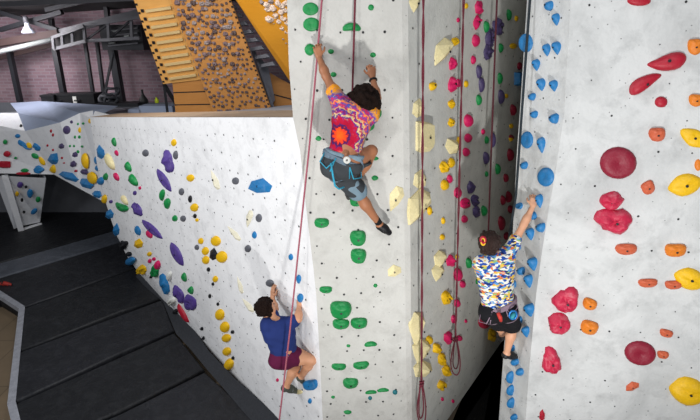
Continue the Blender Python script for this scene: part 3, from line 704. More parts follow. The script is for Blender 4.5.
# dense system board
e3, q3, n3 = board('system_board', [(166,-12,8.5),(226,-12,8.5),(274,117,9.5),(215,117,9.5)], 'leaning plywood system board covered with small grey holds', 'ply_sys')
for k in range(26):
    c = quad_pt(q3, .985, .05+k*.036); MB().bar(c, c+n3*.01, .03, .03).build('bolt_hole', M['steel'], e3)
M['pebble'] = hold_mat('pebble', lin(118,98,100), .2); M['pebble2'] = hold_mat('pebble_light', lin(150,136,134), .3); M['pebble3'] = hold_mat('pebble_dark', lin(86,68,66), .1); M['pebble4'] = hold_mat('pebble_pale', lin(222,200,184), .2)
protos = {}
def pebble(c, n, r, mk, seed, label, group, par=None):
    key = (mk, seed % 5)
    if key not in protos:
        rnd = random.Random(seed); v, f, sm = shape('lump', rnd)
        me = bpy.data.meshes.new('board_hold'); me.from_pydata([(x, y, z*.8) for x, y, z in v], [], f); me.materials.append(M[mk]); me.polygons.foreach_set('use_smooth', [True]*len(me.polygons)); protos[key] = me
    o = bpy.data.objects.new('board_hold', protos[key]); o.location = c; o.rotation_euler = n.to_track_quat('Z', 'Y').to_euler(); o.scale = (r, r*.85, r); COL.objects.link(o)
    return tag(o, label, 'board hold', group)
rg = random.Random(12); cnt = 0
for iv in range(24):
    for iu in range(12):
        u = (iu+.5+(.5 if iv % 2 else 0)+rg.uniform(-.3,.3))/12.7; v_ = (iv+.7+rg.uniform(-.3,.3))/25.5
        if rg.random() < .06 or u > .93: continue
        c = quad_pt(q3, u, v_); big = rg.random() < .35 and v_ < .6
        pebble(c, n3, rg.uniform(.042,.055) if big else rg.uniform(.024,.038), rg.choice(['pebble','pebble','pebble2','pebble3'] if v_ < .75 else ['pebble','pebble3','pebble3']), rg.randrange(50),
               'grey pebble-like hold on the leaning system board covered with small holds', 'pebble holds on the system board'); cnt += 1
# struts between boards
e4 = empty('support_scaffold', P(255,60,9.3), 'grey steel scaffold with stepped struts between the two wooden boards', 'scaffold')
for k in range(8):
    x, y = 229+k*5.6, 9+k*8.1
    MB().hexa([P(x-8,y+1.6,8.9+k*.08),P(x+7,y-.6,8.9+k*.08),P(x+9,y+.2,9.3+k*.08),P(x-6,y+1.8,9.3+k*.08),P(x-7,y-1.5,8.9+k*.08),P(x+4,y-4,8.9+k*.08),P(x+6,y-4,9.3+k*.08),P(x-5,y-1.5,9.3+k*.08)]).build('strut', M['strut'], e4)
MB().bar(P(253,50,9.6), P(274,112,9.8), .09, .05).build('side_rail', M['strut'], e4)
MB().hexa([P(254,52,9.7),P(268,66,9.9),P(268,66,9.95),P(254,52,9.75),P(271,106,9.7),P(275,100,9.9),P(275,100,9.95),P(271,106,9.75)]).build('side_plate', M['strut'], e4)
# amber board
e5, q5, n5 = board('overhang_board', [(228,-12,8.2),(310,-12,7.8),(310,100,9.0),(289,80,9.0)], 'amber overhanging board with pale rounded holds', 'ply_or')
for k in range(22):
    a, b_ = q5[0], q5[3]; c = a.lerp(b_, .1+k*.04) + (q5[1]-q5[0]).normalized()*.05; MB().bar(c, c+n5*.012, .035, .035).build('bolt_hole', M['steel'], e5)
for (x, y, r) in ((262,2,.05),(267,4,.06),(271,1,.05),(268,9,.06),(273,8,.07),(278,3,.06),(282,6,.06),(270,18,.08),(276,15,.06),(281,12,.06),(285,10,.06),(279,21,.06),(284,18,.07),(288,22,.06),(283,27,.06),(287,31,.06),(284,38,.05),(287,42,.05),(275,23,.04),(286,3,.06)):
    d = ray(x, y); den = d.dot(n5); c = CAMP + d*((q5[0]-CAMP).dot(n5)/den)
    pebble(c, n5, r, 'pebble4' if r > .05 else 'pebble2', int(x*7+y), 'pale pink-beige rounded hold on the amber overhanging board', 'rounded holds on the amber board')
e6, q6, n6 = board('kick_panel', [(268,72,9.95),(293,86,9.95),(294,118,9.95),(268,118,9.95)], 'narrow plywood kick panel beside the pale column', 'ply_dk')
for v_ in (.45, .82):
    MB().bar(quad_pt(q6,0,v_)+n6*.004, quad_pt(q6,1,v_-.03)+n6*.004, .025, .006, n6).build('panel_joint', M['steel'], e6)

# ---------------------------------------------------------------- ropes
def path(px, n=24, wob=.0):
    pts = [P(*p) for p in px]; pts[0] = pts[0] + (pts[0]-pts[1]).normalized()*.9; out = []
    for a, b_ in zip(pts[:-1], pts[1:]):
        for k in range(n): out.append(a.lerp(b_, k/n))
    out.append(pts[-1]); return out
def rope(pts, r, m, label, name='climbing_rope'):
    o = MB().tube(pts, r, 8).build(name, M[m], None, True, loc=pts[0]); return tag(o, label, 'rope', 'climbing ropes')
rope(path([(323,-14,4.02),(318,47,4.0),(309,150,3.95),(290,330,3.86),(277,440,3.7)]), .0085, 'rope_pink', 'pale maroon rope slanting from the pale column down past the navy-shirted climber')
rope(path([(355.5,-14,4.06),(352.5,88,3.98),(351,118,3.86)]), .0085, 'rope_red', 'short maroon rope running up from behind the tie-dye climber')
# doubled rope with a knotted tail
a = path([(423.5,-14,4.0),(422.5,150,4.02),(421.5,384,4.1)], 40)
tw = empty('climbing_rope', a[-1], 'doubled maroon rope with a long knotted loop hanging by cream volumes', 'rope', 'climbing ropes')
for s in (0, 1):
    pts = [p + Vector((math.cos(i*.55+s*math.pi)*.0062, math.sin(i*.55+s*math.pi)*.0062, 0)) for i, p in enumerate(a)]
    MB().tube(pts, .0062, 7).build('strand', M['rope_red'], tw, True)
def loop(cx, cy, w, h, Y, nm, par, m, ph=0, r=.0075):
    c = P(cx, cy, Y); x = P(cx+w/2, cy, Y)-c; z = P(cx, cy-h/2, Y)-c
    pts = [c + x*math.sin(t_)*(1-.35*math.cos(t_)) + z*math.cos(t_) + Vector((0, .02*math.sin(t_*2+ph), 0)) for t_ in [2*math.pi*k/30 for k in range(30)]]
    MB().tube(pts, r, 7, closed=True).build(nm, M[m], par, True)
loop(421.5, 404, 8, 40, 4.12, 'loop', tw, 'rope_red'); loop(421, 402, 4.5, 36, 4.1, 'loop', tw, 'rope_red', 2)
kp = P(421.5, 384, 4.1)
MB().tube([kp+Vector((.02*math.cos(t_), .02*math.sin(t_), .006*t_-.03)) for t_ in [k*.5 for k in range(26)]], .009, 7).build('knot', M['rope_red'], tw, True)
a = path([(464,-14,4.7),(460,150,4.72),(455.5,340,4.78)], 40)
tw = empty('climbing_rope', a[-1], 'maroon rope ending in an oval coil beside pink and yellow holds', 'rope', 'climbing ropes')
for s in (0, 1):
    pts = [p + Vector((math.cos(i*.55+s*math.pi)*.0065, math.sin(i*.55+s*math.pi)*.0065, 0)) for i, p in enumerate(a)]
    MB().tube(pts, .0062, 7).build('strand', M['rope_red'], tw, True)
loop(455.5, 357, 8.5, 37, 4.78, 'loop', tw, 'rope_red'); loop(455.5, 354, 5, 32, 4.74, 'loop', tw, 'rope_brown', 1)
kp = P(455.5, 340, 4.78)
MB().tube([kp+Vector((.024*math.cos(t_), .024*math.sin(t_), .006*t_-.03)) for t_ in [k*.5 for k in range(26)]], .01, 7).build('knot', M['rope_red'], tw, True)
rope(path([(497.5,-14,5.2),(492,130,5.1),(487.5,255,5.0)]), .0095, 'rope_brown', 'dark maroon rope hanging behind the head of the patterned-shirt climber')
rope(path([(531,-14,4.2),(522,110,4.16),(516,195,4.1),(508,245,3.98)]), .0115, 'rope_dark', 'thick black rope running down along the blue-hold corner')
# shoe left on the mats
sp = PF(6,285.5)
s_ = empty('climbing_shoe', sp, 'small red and black climbing shoe left lying on the mats', 'shoe')
M['shoe_red'] = simple('red_shoe_rubber', lin(150,40,34), .6); M['shoe_blk'] = simple('black_shoe_rubber', lin(22,22,25), .6, 20)
bmv = MB()
for t_, w_, h_ in ((0,.03,.05),(.25,.042,.09),(.5,.04,.075),(.75,.045,.055),(1,.02,.03)):
    for k in range(10):
        an = 2*math.pi*k/10; bmv.v.append(sp + Vector((-.12+.24*t_, math.cos(an)*w_ + .02*math.sin(t_*3), max(0, math.sin(an))*h_+.006)))
for i in range(4):
    for k in range(10): bmv.f.append((i*10+k, i*10+(k+1)%10, i*10+10+(k+1)%10, i*10+10+k))
bmv.f += [tuple(range(10))[::-1], tuple(range(40,50))]
bmv.build('upper', M['shoe_red'], s_, True)
MB().tube([sp+Vector((-.12+.04*k, .02*math.sin(k*.5), .012)) for k in range(7)], [.03,.042,.04,.04,.044,.04,.02], 8).build('sole', M['shoe_blk'], s_, True)
MB().tube([sp+Vector((-.05, -.04, .06)), sp+Vector((-.05,0,.095)), sp+Vector((-.05,.04,.06))], .012, 6).build('strap', M['shoe_blk'], s_, True)
# ---------------------------------------------------------------- people: implicit bodies turned into one skin
V3 = lambda p: np.array(tuple(p), dtype=np.float32)
class Field:
    def __init__(s): s.p = []
    def cap(s, a, b, ra, rb, k=.03): s.p.append((V3(a), V3(b), ra, rb, k)); return s
    def ball(s, a, r, k=.03): return s.cap(a, Vector(a)+Vector((0,0,1e-4)), r, r, k)
    def chain(s, pts, rs, k=.03):
        for i in range(len(pts)-1): s.cap(pts[i], pts[i+1], rs[i], rs[i+1], k)
        return s
    def bounds(s, m=.03):
        lo = np.min([np.minimum(a-ra, b-rb) for a,b,ra,rb,k in s.p] + [np.minimum(a,b)-max(ra,rb) for a,b,ra,rb,k in s.p], 0)-m
        hi = np.max([np.maximum(a,b)+max(ra,rb) for a,b,ra,rb,k in s.p], 0)+m
        return lo, hi
    def grid(s, h, off=0.0, lo=None, hi=None):
        if lo is None: lo, hi = s.bounds(.03+max(off, 0))
        n = np.maximum(3, np.ceil((hi-lo)/h).astype(int)+1)
        ax = [lo[i]+h*np.arange(n[i], dtype=np.float32) for i in range(3)]
        D = np.full(n, .2, np.float32)
        for a, b, ra, rb, k in s.p:
            m = k+off+.035+max(ra, rb)
            l = np.minimum(a, b)-m; u = np.maximum(a, b)+m
            i0 = np.clip(np.floor((l-lo)/h).astype(int), 0, n-1); i1 = np.clip(np.ceil((u-lo)/h).astype(int)+1, 1, n)
            if (i1 <= i0).any(): continue
            X = ax[0][i0[0]:i1[0], None, None]; Y = ax[1][None, i0[1]:i1[1], None]; Z = ax[2][None, None, i0[2]:i1[2]]
            ab = b-a; L = float(ab.dot(ab)) + 1e-12
            t = np.clip(((X-a[0])*ab[0] + (Y-a[1])*ab[1] + (Z-a[2])*ab[2])/L, 0, 1)
            d = np.sqrt((X-a[0]-t*ab[0])**2 + (Y-a[1]-t*ab[1])**2 + (Z-a[2]-t*ab[2])**2) - (ra+(rb-ra)*t) - off
            sl = tuple(slice(i0[i], i1[i]) for i in range(3)); o = D[sl]
            q = np.maximum(k-np.abs(o-d), 0)
            D[sl] = np.minimum(o, d) - q*q/(4*k)
        return D, lo, h, ax
def nets(D, lo, h):
    """naive surface nets"""
    n = D.shape; S = D < 0
    c = [S[i:n[0]-1+i, j:n[1]-1+j, k:n[2]-1+k] for i in (0,1) for j in (0,1) for k in (0,1)]
    cnt = sum(x.astype(np.int8) for x in c); act = (cnt > 0) & (cnt < 8)
    idx = np.argwhere(act); vid = np.full(act.shape, -1, np.int64); vid[act] = np.arange(len(idx))
    corner = [(i,j,k) for i in (0,1) for j in (0,1) for k in (0,1)]
    val = np.stack([D[idx[:,0]+i, idx[:,1]+j, idx[:,2]+k] for i,j,k in corner], 1)
    acc = np.zeros((len(idx), 3), np.float32); num = np.zeros(len(idx), np.float32)
    for a in range(8):
        for b_ in range(a+1, 8):
            if sum(abs(corner[a][q]-corner[b_][q]) for q in range(3)) != 1: continue
            va, vb = val[:,a], val[:,b_]; cr = (va < 0) != (vb < 0)
            t_ = np.where(cr, va/np.where(cr, va-vb, 1), 0)
            pa = np.array(corner[a], np.float32); pb = np.array(corner[b_], np.float32)
            acc += np.where(cr[:,None], pa + t_[:,None]*(pb-pa), 0); num += cr
    V = (idx + acc/np.maximum(num,1)[:,None])*h + lo
    faces = []
    for axn in range(3):
        e = [slice(None)]*3; f = [slice(None)]*3; e[axn] = slice(0, -1); f[axn] = slice(1, None)
        A, B = S[tuple(e)], S[tuple(f)]
        u, v = [(1,2),(2,0),(0,1)][axn]
        m = A != B; q = np.argwhere(m); fl = A[m]
        ok = (q[:,u] > 0) & (q[:,v] > 0) & (q[:,u] < n[u]-1) & (q[:,v] < n[v]-1); q = q[ok]; fl = fl[ok]
        def at(du, dv):
            r = q.copy(); r[:,u] -= du; r[:,v] -= dv; return vid[r[:,0], r[:,1], r[:,2]]
        quad = np.stack([at(1,1), at(0,1), at(0,0), at(1,0)], 1)
        quad[~fl] = quad[~fl][:, ::-1]; faces.append(quad)
    return V, np.concatenate(faces)
def skin(name, D, lo, h, m, parent, smooth=True, relax=2):
    V, Fq = nets(D, lo, h)
    # two rounds of relaxing
    for _ in range(relax):
        s = np.zeros_like(V); c = np.zeros(len(V))
        for i in range(4):
            np.add.at(s, Fq[:,i], V[Fq[:,(i+1)%4]]); np.add.at(c, Fq[:,i], 1)
        V = V*.5 + .5*s/np.maximum(c,1)[:,None]
    return mesh_obj(name, V.astype(np.float64), Fq, m, parent, smooth)
def halfspace(D, ax, p, n):            # keep the side the normal points away from
    return np.maximum(D, (ax[0][:,None,None]-p[0])*n[0] + (ax[1][None,:,None]-p[1])*n[1] + (ax[2][None,None,:]-p[2])*n[2])
def wrinkle(D, ax, amp, fr, seed):
    X, Y, Z = ax[0][:,None,None], ax[1][None,:,None], ax[2][None,None,:]
    return D + amp*(np.sin(fr*(X*.9+Z*1.1)+seed+2*np.sin(fr*.45*Y+seed)) * np.sin(fr*.6*(Z-X*.6)+1.7*seed+1.5*np.sin(fr*.5*X)))

def hand(f, wr, d, back, side, s, curl=1.0, spread=.12):
    """wrist, pointing direction, back-of-hand direction, thumb side direction"""
    d = Vector(d).normalized(); back = Vector(back); back = (back - d*back.dot(d)).normalized()
    side = Vector(side); side = (side - d*side.dot(d) - back*side.dot(back)).normalized(); wr = Vector(wr)
    L = [.043,.048,.045,.035]
    for i in range(4):
        o = side*(.030-.020*i)*s
        base = wr + d*.082*s*(1-.05*abs(i-1)) + o
        f.cap(wr + d*.012*s + o*.55, base, .0155*s, .0125*s, .016)
        p = base; dirv = (d + side*(spread*(1.2-.8*i)))
        dirv.normalize(); ang = 0
        for j, q in enumerate((1., .66, .52)):
            ang += (.35, .75, .6)[j]*curl
            v = dirv*math.cos(ang) - back*math.sin(ang)
            e = p + v*L[i]*q*s; f.cap(p, e, (.0098-.0008*j)*s, (.0092-.0008*j)*s, .005); p = e
    # thumb leaves the side of the palm near its base
    a = wr + d*.022*s + side*.024*s; b_ = a + (d*.55+side*.75-back*.25).normalized()*.042*s; c = b_ + (d*.85+side*.25-back*.4*curl).normalized()*.03*s
    e = c + (d*.8-side*.1-back*.6*curl).normalized()*.024*s
    f.cap(a, b_, .014*s, .0115*s, .012).cap(b_, c, .0108*s, .010*s, .006).cap(c, e, .010*s, .0085*s, .006)

def person(pname, label, J, s, skinm, shirt, shorts, shoe, hairf, eye, face, up, hands, clothes, H_=.006, group=None):
    """J: joints in world space"""
    J = {k: Vector(v) for k, v in J.items()}
    root = empty('person', (J['lhip']+J['rhip'])/2, label, 'person', group)
    f = Field(); tor = Field(); pel = Field()
    tw = clothes.get('tw', 1); ms = (J['lsh']+J['rsh'])/2; mh = (J['lhip']+J['rhip'])/2; spine = (ms-mh).normalized()
    lat = (J['rsh']-J['lsh']).normalized(); bk = J['back'].normalized()
    for t_ in (f, tor):
        for sd in ('l', 'r'):
            sh, hp = J[sd+'sh'], J[sd+'hip']
            c = sh.lerp(ms, .38+.5*(1-tw)) - spine*.10*s
            t_.cap(c, hp.lerp(mh, .25)+spine*.1*s, .098*s*tw, .088*s*tw, .06)      # ribs and flank
            t_.cap(sh.lerp(ms, .55)-spine*.03*s, c, .06*s, .08*s, .05)
            t_.cap(ms - spine*.03*s, sh, .055*s, .05*s, .05)            # trapezius to shoulder
            t_.cap(sh.lerp(ms,.25)-spine*.03*s+bk*.05*s, sh.lerp(ms,.45)-spine*.15*s+bk*.055*s, .045*s, .05*s, .04)   # shoulder blade
        t_.cap(ms-spine*.06*s, mh+spine*.08*s, .1*s*tw, .1*s*tw, .06)
    for t_ in (f, pel):
        pw = clothes.get('pw', 1); t_.cap(J['lhip'], J['rhip'], .098*s*pw, .098*s*pw, .06)
        t_.cap(J['lhip']+bk*.045*s-spine*.02*s, J['rhip']+bk*.045*s-spine*.02*s, .082*s*pw, .082*s*pw, .05)
        t_.cap(mh+spine*.02*s, mh+spine*.14*s, .105*s, .1*s, .06)
    f.cap(ms+spine*.0, J['head']-up*.05*s, .052*s, .047*s, .05)        # neck
    f.cap(J['head'], J['head']+up*.025*s, .083*s, .08*s, .03)
    fc = Vector(face).normalized(); u = (up - fc*up.dot(fc)).normalized(); sdv = fc.cross(u).normalized(); hd = J['head']
    f.ball(hd - fc*.022*s + u*.012*s, .086*s, .03)
    f.cap(hd+fc*.035*s-u*.055*s-sdv*.022*s, hd+fc*.035*s-u*.055*s+sdv*.022*s, .042*s, .042*s, .035)   # jaw
    f.cap(hd+fc*.06*s-u*.088*s, hd+fc*.061*s-u*.082*s, .024*s, .026*s, .025)                      # chin
    f.cap(hd+fc*.083*s+u*.012*s, hd+fc*.1*s-u*.022*s, .009*s, .014*s, .016)                       # nose
    for q in (-1, 1):
        f.cap(hd+sdv*q*.082*s-fc*.005*s+u*.012*s, hd+sdv*q*.08*s-fc*.0*s-u*.02*s, .017*s, .012*s, .01)   # ears
        f.cap(hd+fc*.07*s+sdv*q*.02*s+u*.028*s, hd+fc*.06*s+sdv*q*.05*s+u*.03*s, .012*s, .01*s, .015)  # brow
        f.ball(hd+fc*.052*s+sdv*q*.045*s-u*.022*s, .03*s, .03)                                     # cheek
    sl = Field(); sl.p = list(tor.p); lg = Field(); lg.p = list(pel.p)
    for sd in ('l', 'r'):
        sh, el, wr = J[sd+'sh'], J[sd+'el'], J[sd+'wr']
        f.chain([sh, sh.lerp(el,.45), el], [.05*s,.044*s,.035*s], .035)
        fd = (wr-el).normalized()
        f.chain([el, el.lerp(wr,.3), wr], [.035*s,.038*s,.0245*s], .03)
        sl.chain([sh, sh.lerp(el, clothes['sleeve'])], [.056*s,.054*s], .04)
        hp, kn, an, to = J[sd+'hip'], J[sd+'kn'], J[sd+'an'], J[sd+'toe']
        f.chain([hp, hp.lerp(kn,.4), kn], [.088*s,.078*s,.054*s], .05)
        ld = (an-kn).normalized(); kb = J[sd+'calf'].normalized() if sd+'calf' in J else bk
        f.chain([kn, kn.lerp(an,.3)+kb*.012*s, an], [.052*s,.054*s,.032*s], .03)
        f.cap(kn.lerp(an,.12)+kb*.015*s, kn.lerp(an,.4)+kb*.016*s, .04*s, .036*s, .03)
        fd = (to-an).normalized()
        f.cap(an, an.lerp(to,.5), .034*s, .034*s, .03); f.cap(an.lerp(to,.4), to, .036*s, .026*s, .03)
        f.ball(an - fd*.02*s + ld*.025*s, .03*s, .03)
        lg.chain([hp, hp.lerp(kn, clothes['leg'])], [.098*s*clothes.get('pw',1), .092*s*clothes.get('pw',1)], .05)
        hk = hands.get(sd)
        if hk: hand(f, wr, hk[0], hk[1], hk[2], s, hk[3])
    D, lo, h, ax = f.grid(H_)
    body = skin('body', D, lo, h, skinm, root)
    # shirt
    D, lo, h, ax = sl.grid(H_, .016*s)
    D = halfspace(D, ax, mh + spine*clothes['hem']*s, -(spine + lat*clothes.get('tilt', 0)).normalized())
    nk = ms + spine*.055*s + (hd-ms)*.12
    X, Y, Z = ax[0][:,None,None]-nk[0], ax[1][None,:,None]-nk[1], ax[2][None,None,:]-nk[2]
    D = np.maximum(D, .058*s - np.sqrt(X*X+Y*Y+Z*Z))
    for sd in ('l', 'r'):
        pass
    D = wrinkle(D, ax, .0045, 38, s*3)
    sh_o = skin('shirt', D, lo, h, shirt, root)
    # shorts
    D, lo, h, ax = lg.grid(H_, .015*s)
    D = halfspace(D, ax, mh + spine*clothes.get('waist', .135)*s, (spine + lat*clothes.get('tilt', 0)).normalized())
    for sd in ('l', 'r'):
        pass
    D = wrinkle(D, ax, .004, 34, 1.3)
    skin('shorts', D, lo, h, shorts, root)
    # shoes
    for sd in ('l', 'r'):
        an, to, kn = J[sd+'an'], J[sd+'toe'], J[sd+'kn']; fd = (to-an).normalized(); ld = (an-kn).normalized(); g_ = Field()
        g_.cap(an+ld*.012*s, an.lerp(to,.5), .042*s, .042*s, .03); g_.cap(an.lerp(to,.4), to, .044*s, .033*s, .03); g_.ball(an - fd*.022*s + ld*.026*s, .038*s, .03)
        D, lo, h, ax = g_.grid(.005); so = skin('shoe', D, lo, h, shoe[0], root)
        sm_ = MB(); c = an.lerp(to, .45); x = fd; y = ld.cross(fd).normalized()
        sm_.tube([c + y*math.cos(q)*.045*s - ld*math.sin(q)*.045*s for q in [math.pi*k/8 for k in range(9)]], .008*s, 6)
        st = mesh_obj('strap', sm_.v, sm_.f, shoe[1], None, True, loc=root.location); st.parent = so; st.location = (0,0,0)
        if sd+'sock' in J:
            g_ = Field(); g_.cap(an, an.lerp(kn,.2), .038*s, .04*s, .02); D, lo, h, ax = g_.grid(.005); skin('sock', D, lo, h, shoe[2], root)
    # face details
    for q in (-1, 1):
        c = hd+fc*.076*s+sdv*q*.033*s+u*.004*s; mb = MB(); mb.lathe(c, [(.002,-.011*s),(.009*s,-.007*s),(.012*s,0),(.009*s,.007*s),(.002,.011*s)], 12); mb.build('eye', M['eye'], root, True)
        mb = MB(); mb.tube([hd+fc*.084*s+sdv*q*.018*s+u*.024*s, hd+fc*.086*s+sdv*q*.034*s+u*.03*s, hd+fc*.074*s+sdv*q*.05*s+u*.024*s], .0045*s, 6); mb.build('eyebrow', M['hair'], root, True)
    mb = MB(); mb.tube([hd+fc*.082*s-sdv*.024*s-u*.052*s, hd+fc*.093*s-u*.05*s, hd+fc*.082*s+sdv*.024*s-u*.052*s], [.003*s,.007*s,.003*s], 8); mb.build('mouth', M['lip'], root, True)
    # hair
    g_ = Field(); hairf(g_, hd, fc, u, sdv, s); D, lo, h, ax = g_.grid(.006); skin('hair', D, lo, h, eye, root, True, 1)
    return root, dict(ms=ms, mh=mh, spine=spine, lat=lat, bk=bk, fc=fc, u=u, sdv=sdv, J=J)
def curls(r0, rb, n, seed, fr=.45):
    def fn(g, hd, fc, u, sdv, s):
        rg = random.Random(seed); c0 = hd - fc*.012*s + u*.012*s; g.ball(c0 - fc*.01*s, (r0-.004)*s, .02)
        for i in range(n):
            z = 1-2*(i+.5)/n; a = i*2.39996; r = math.sqrt(1-z*z)
            v = u*z + (fc*math.cos(a) + sdv*math.sin(a))*r
            if v.dot(fc) > fr and z < .5: continue
            if z < -.72: continue
            g.ball(c0 + v*(r0+rg.uniform(-.016,.016))*s, rb*rg.uniform(.55,1.1)*s, .004)
    return fn
M['eye'] = simple('eye_white', (.6,.58,.55), .2); M['lip'] = simple('lip_skin', lin(150,80,75), .5)
t = NT('dark_brown_hair'); mp = t.node('ShaderNodeMapping'); mp.inputs['Scale'].default_value = (60, 60, 7); t.link(t.co.outputs['Object'], mp.inputs[0])
n = t.noise(1.5, 4, vec=mp.outputs[0], dist=1.0); M['hair'] = t.out(t.mix(lin(18,11,10), lin(66,42,34), n.outputs[0]), .5, n.outputs[0], 1.0, .02, spec=.3)  # stretched lighter streaks put a sheen into the hair colour
M['hair_black'] = simple('black_brown_hair', lin(30,17,12), .8, 90, .3, 1, spec=.15)
M['skin_brown'] = simple('brown_skin', lin(168,112,80), .5, 14, .9, .1)
M['skin_tan'] = simple('tan_skin', lin(206,150,116), .5, 14, .92, .1)
M['skin_light'] = simple('light_skin', lin(214,160,128), .5, 14, .93, .1)
M['shoe_dark'] = simple('black_climbing_shoe', lin(20,20,24), .5, 18); M['shoe_strap'] = simple('grey_shoe_strap', lin(150,152,156), .6); M['sock'] = simple('black_sock', lin(14,14,16), .9)
M['shoe_grey'] = simple('grey_green_climbing_shoe', lin(74,78,70), .6, 30, .5)
def fabric(name, c, w=90): return simple(name, c, .85, 10, .78, .4, spec=.2, bs=w)
M['navy'] = fabric('navy_cotton', lin(36,52,110)); M['maroon_f'] = fabric('maroon_shorts', lin(92,24,60)); M['charcoal'] = fabric('charcoal_shorts', lin(62,66,70)); M['black_f'] = fabric('black_shorts', lin(24,24,28))
M['denim'] = fabric('washed_denim', lin(120,142,156)); M['web_blue'] = fabric('teal_webbing', lin(60,160,190)); M['web_grey'] = fabric('blue_grey_webbing', lin(104,120,134)); M['web_mauve'] = fabric('mauve_webbing', lin(138,118,132))

# --- tie-dye climber on the pale column
def Pt(x, y, Y): return P(x, y, Y)
J1 = dict(lsh=Pt(338,100,3.66), rsh=Pt(371,114,3.68), lel=Pt(326,76,3.82), rel=Pt(377,98,3.84), lwr=Pt(319,57,3.94), rwr=Pt(372.5,77,3.96),
          lhip=Pt(334,165,3.64), rhip=Pt(350,163,3.66), lkn=Pt(359,193,3.82), rkn=Pt(371.5,151,3.78), lan=Pt(380,225,3.97), ran=Pt(350,190,3.95), ltoe=Pt(389,232.5,4.0), rtoe=Pt(349,197,4.06),
          head=Pt(364,103,3.74), back=(0,-1,.15), lcalf=(-.3,-.6,-.3), rcalf=(.4,-.6,-.3), lsock=(0,0,0))
def tie_dye():
    t = NT('tie_dye_cotton'); sx = t.node('ShaderNodeSeparateXYZ'); t.link(t.co.outputs['Object'], sx.inputs[0])
    c0 = P(340,136,3.55); r0 = (J1['lhip']+J1['rhip'])/2; cx, cz = c0.x-r0.x, c0.z-r0.z
    x = t.math('SUBTRACT', sx.outputs[0], cx); z = t.math('MULTIPLY', t.math('SUBTRACT', sx.outputs[2], cz), .92)
    n = t.noise(34, 3); d = t.math('SQRT', t.math('ADD', t.math('MULTIPLY', x, x), t.math('MULTIPLY', z, z)))
    ang = t.math('ARCTAN2', z, x); wob = t.math('MULTIPLY', t.math('SINE', t.math('MULTIPLY', ang, 11.0)), .006)
    d = t.math('ADD', t.math('ADD', d, wob), t.math('MULTIPLY', t.math('SUBTRACT', n.outputs[0], .5), .075))
    r = t.ramp(t.math('MULTIPLY', d, 3.35), [(0,lin(255,100,25)),(0.158,lin(250,66,25)),(0.205,lin(90,20,60)),(0.253,lin(60,30,100)),(0.292,lin(168,12,48)),(0.427,lin(186,18,58)),(0.474,lin(50,44,130)),(0.506,lin(232,206,140)),(0.545,lin(176,24,84)),(0.608,lin(70,40,130)),(0.648,lin(230,190,110)),(0.679,lin(205,40,70)),(0.735,lin(50,70,160)),(0.766,lin(215,60,90)),(0.790,lin(244,150,40)),(.84,lin(90,50,140)),(.88,lin(214,40,80)),(.93,lin(60,80,170)),(1,lin(246,160,40))])
    n2 = t.noise(26, 4, dist=1.5); k = t.ramp(n2.outputs[0], [(.56,0),(.64,1)])
    far = t.ramp(d, [(.1,0),(.16,1)])
    c = t.mix(r.outputs[0], lin(60,90,170), t.math('MULTIPLY', t.math('MULTIPLY', k.outputs[0], far.outputs[0]), .9))
    k2 = t.ramp(t.noise(31, 3, dist=1).outputs[0], [(.6,0),(.66,1)]); c = t.mix(c, lin(245,215,120), t.math('MULTIPLY', t.math('MULTIPLY', k2.outputs[0], far.outputs[0]), .45))
    return t.out(c, .85, n2.outputs[0], .3, spec=.2)
def ring(c, a, b, r, n=28):
    return [c + a*math.cos(2*math.pi*k/n) + b*math.sin(2*math.pi*k/n) for k in range(n)]
def harness(root, K, s, mw, ml, waist=.1):
    mh, sp, la, bk = K['mh'], K['spine'], K['lat'], K['bk']; fw = sp.cross(la).normalized()
    hn = empty('harness', root.location); hn.parent = root; hn.location = (0,0,0)
    def sub(nm, pts, r, m, closed=True):
        b_ = MB().tube(pts, r, 8, closed=closed); o = mesh_obj(nm, b_.v, b_.f, m, None, True, loc=root.location); o.parent = hn; o.location = (0,0,0)
    w = ((K['J']['rhip']-K['J']['lhip']).length/2 + .115*s)
    for dz_ in (-.016, .0, .016): sub('waist_belt', ring(mh+sp*(waist+dz_)*s, la*w, fw*.135*s, 0), .014*s, mw)
    for sd in ('l','r'):
        hp, kn = K['J'][sd+'hip'], K['J'][sd+'kn']; ax_ = (kn-hp).normalized(); a = ax_.cross(bk).normalized(); b_ = ax_.cross(a)
        sub('leg_loop', ring(hp.lerp(kn,.22), a*.112*s, b_*.112*s, 0), .014*s, mw)
        q = 1 if sd == 'r' else -1
        sub('gear_loop', [mh+sp*waist*s+la*q*w*.95+bk*.05*s, mh+sp*(waist-.09)*s+la*q*w*1.08+bk*.09*s, mh+sp*(waist-.12)*s+la*q*w*.7+bk*.15*s, mh+sp*(waist-.03)*s+la*q*w*.4+bk*.15*s], .006*s, ml, False)
        sub('riser_strap', [mh+sp*waist*s+la*q*w*.35+bk*.14*s, mh+sp*(waist-.13)*s+la*q*w*.5+bk*.155*s, hp.lerp(kn,.22)+bk*.115*s], .006*s, ml, False)
    return hn, sub, w, fw
r1, K1 = person('person', 'climber in a tie-dye t-shirt and dark shorts reaching up on the pale column', J1, .86, M['skin_brown'], tie_dye(), M['charcoal'], (M['shoe_dark'], M['shoe_strap'], M['sock']),
    curls(.132, .03, 290, 4, .6), M['hair_black'], (.1,.9,.25), Vector((-.05,.1,1)).normalized(),
    dict(l=((-.2,.35,.9),(-.2,-1,.2),(1,0,.1),1.1), r=((-.1,.35,.9),(.2,-1,.2),(-1,0,.2),1.5)), dict(sleeve=.34, hem=.085, leg=.8, tilt=.0, waist=.05, tw=.8))
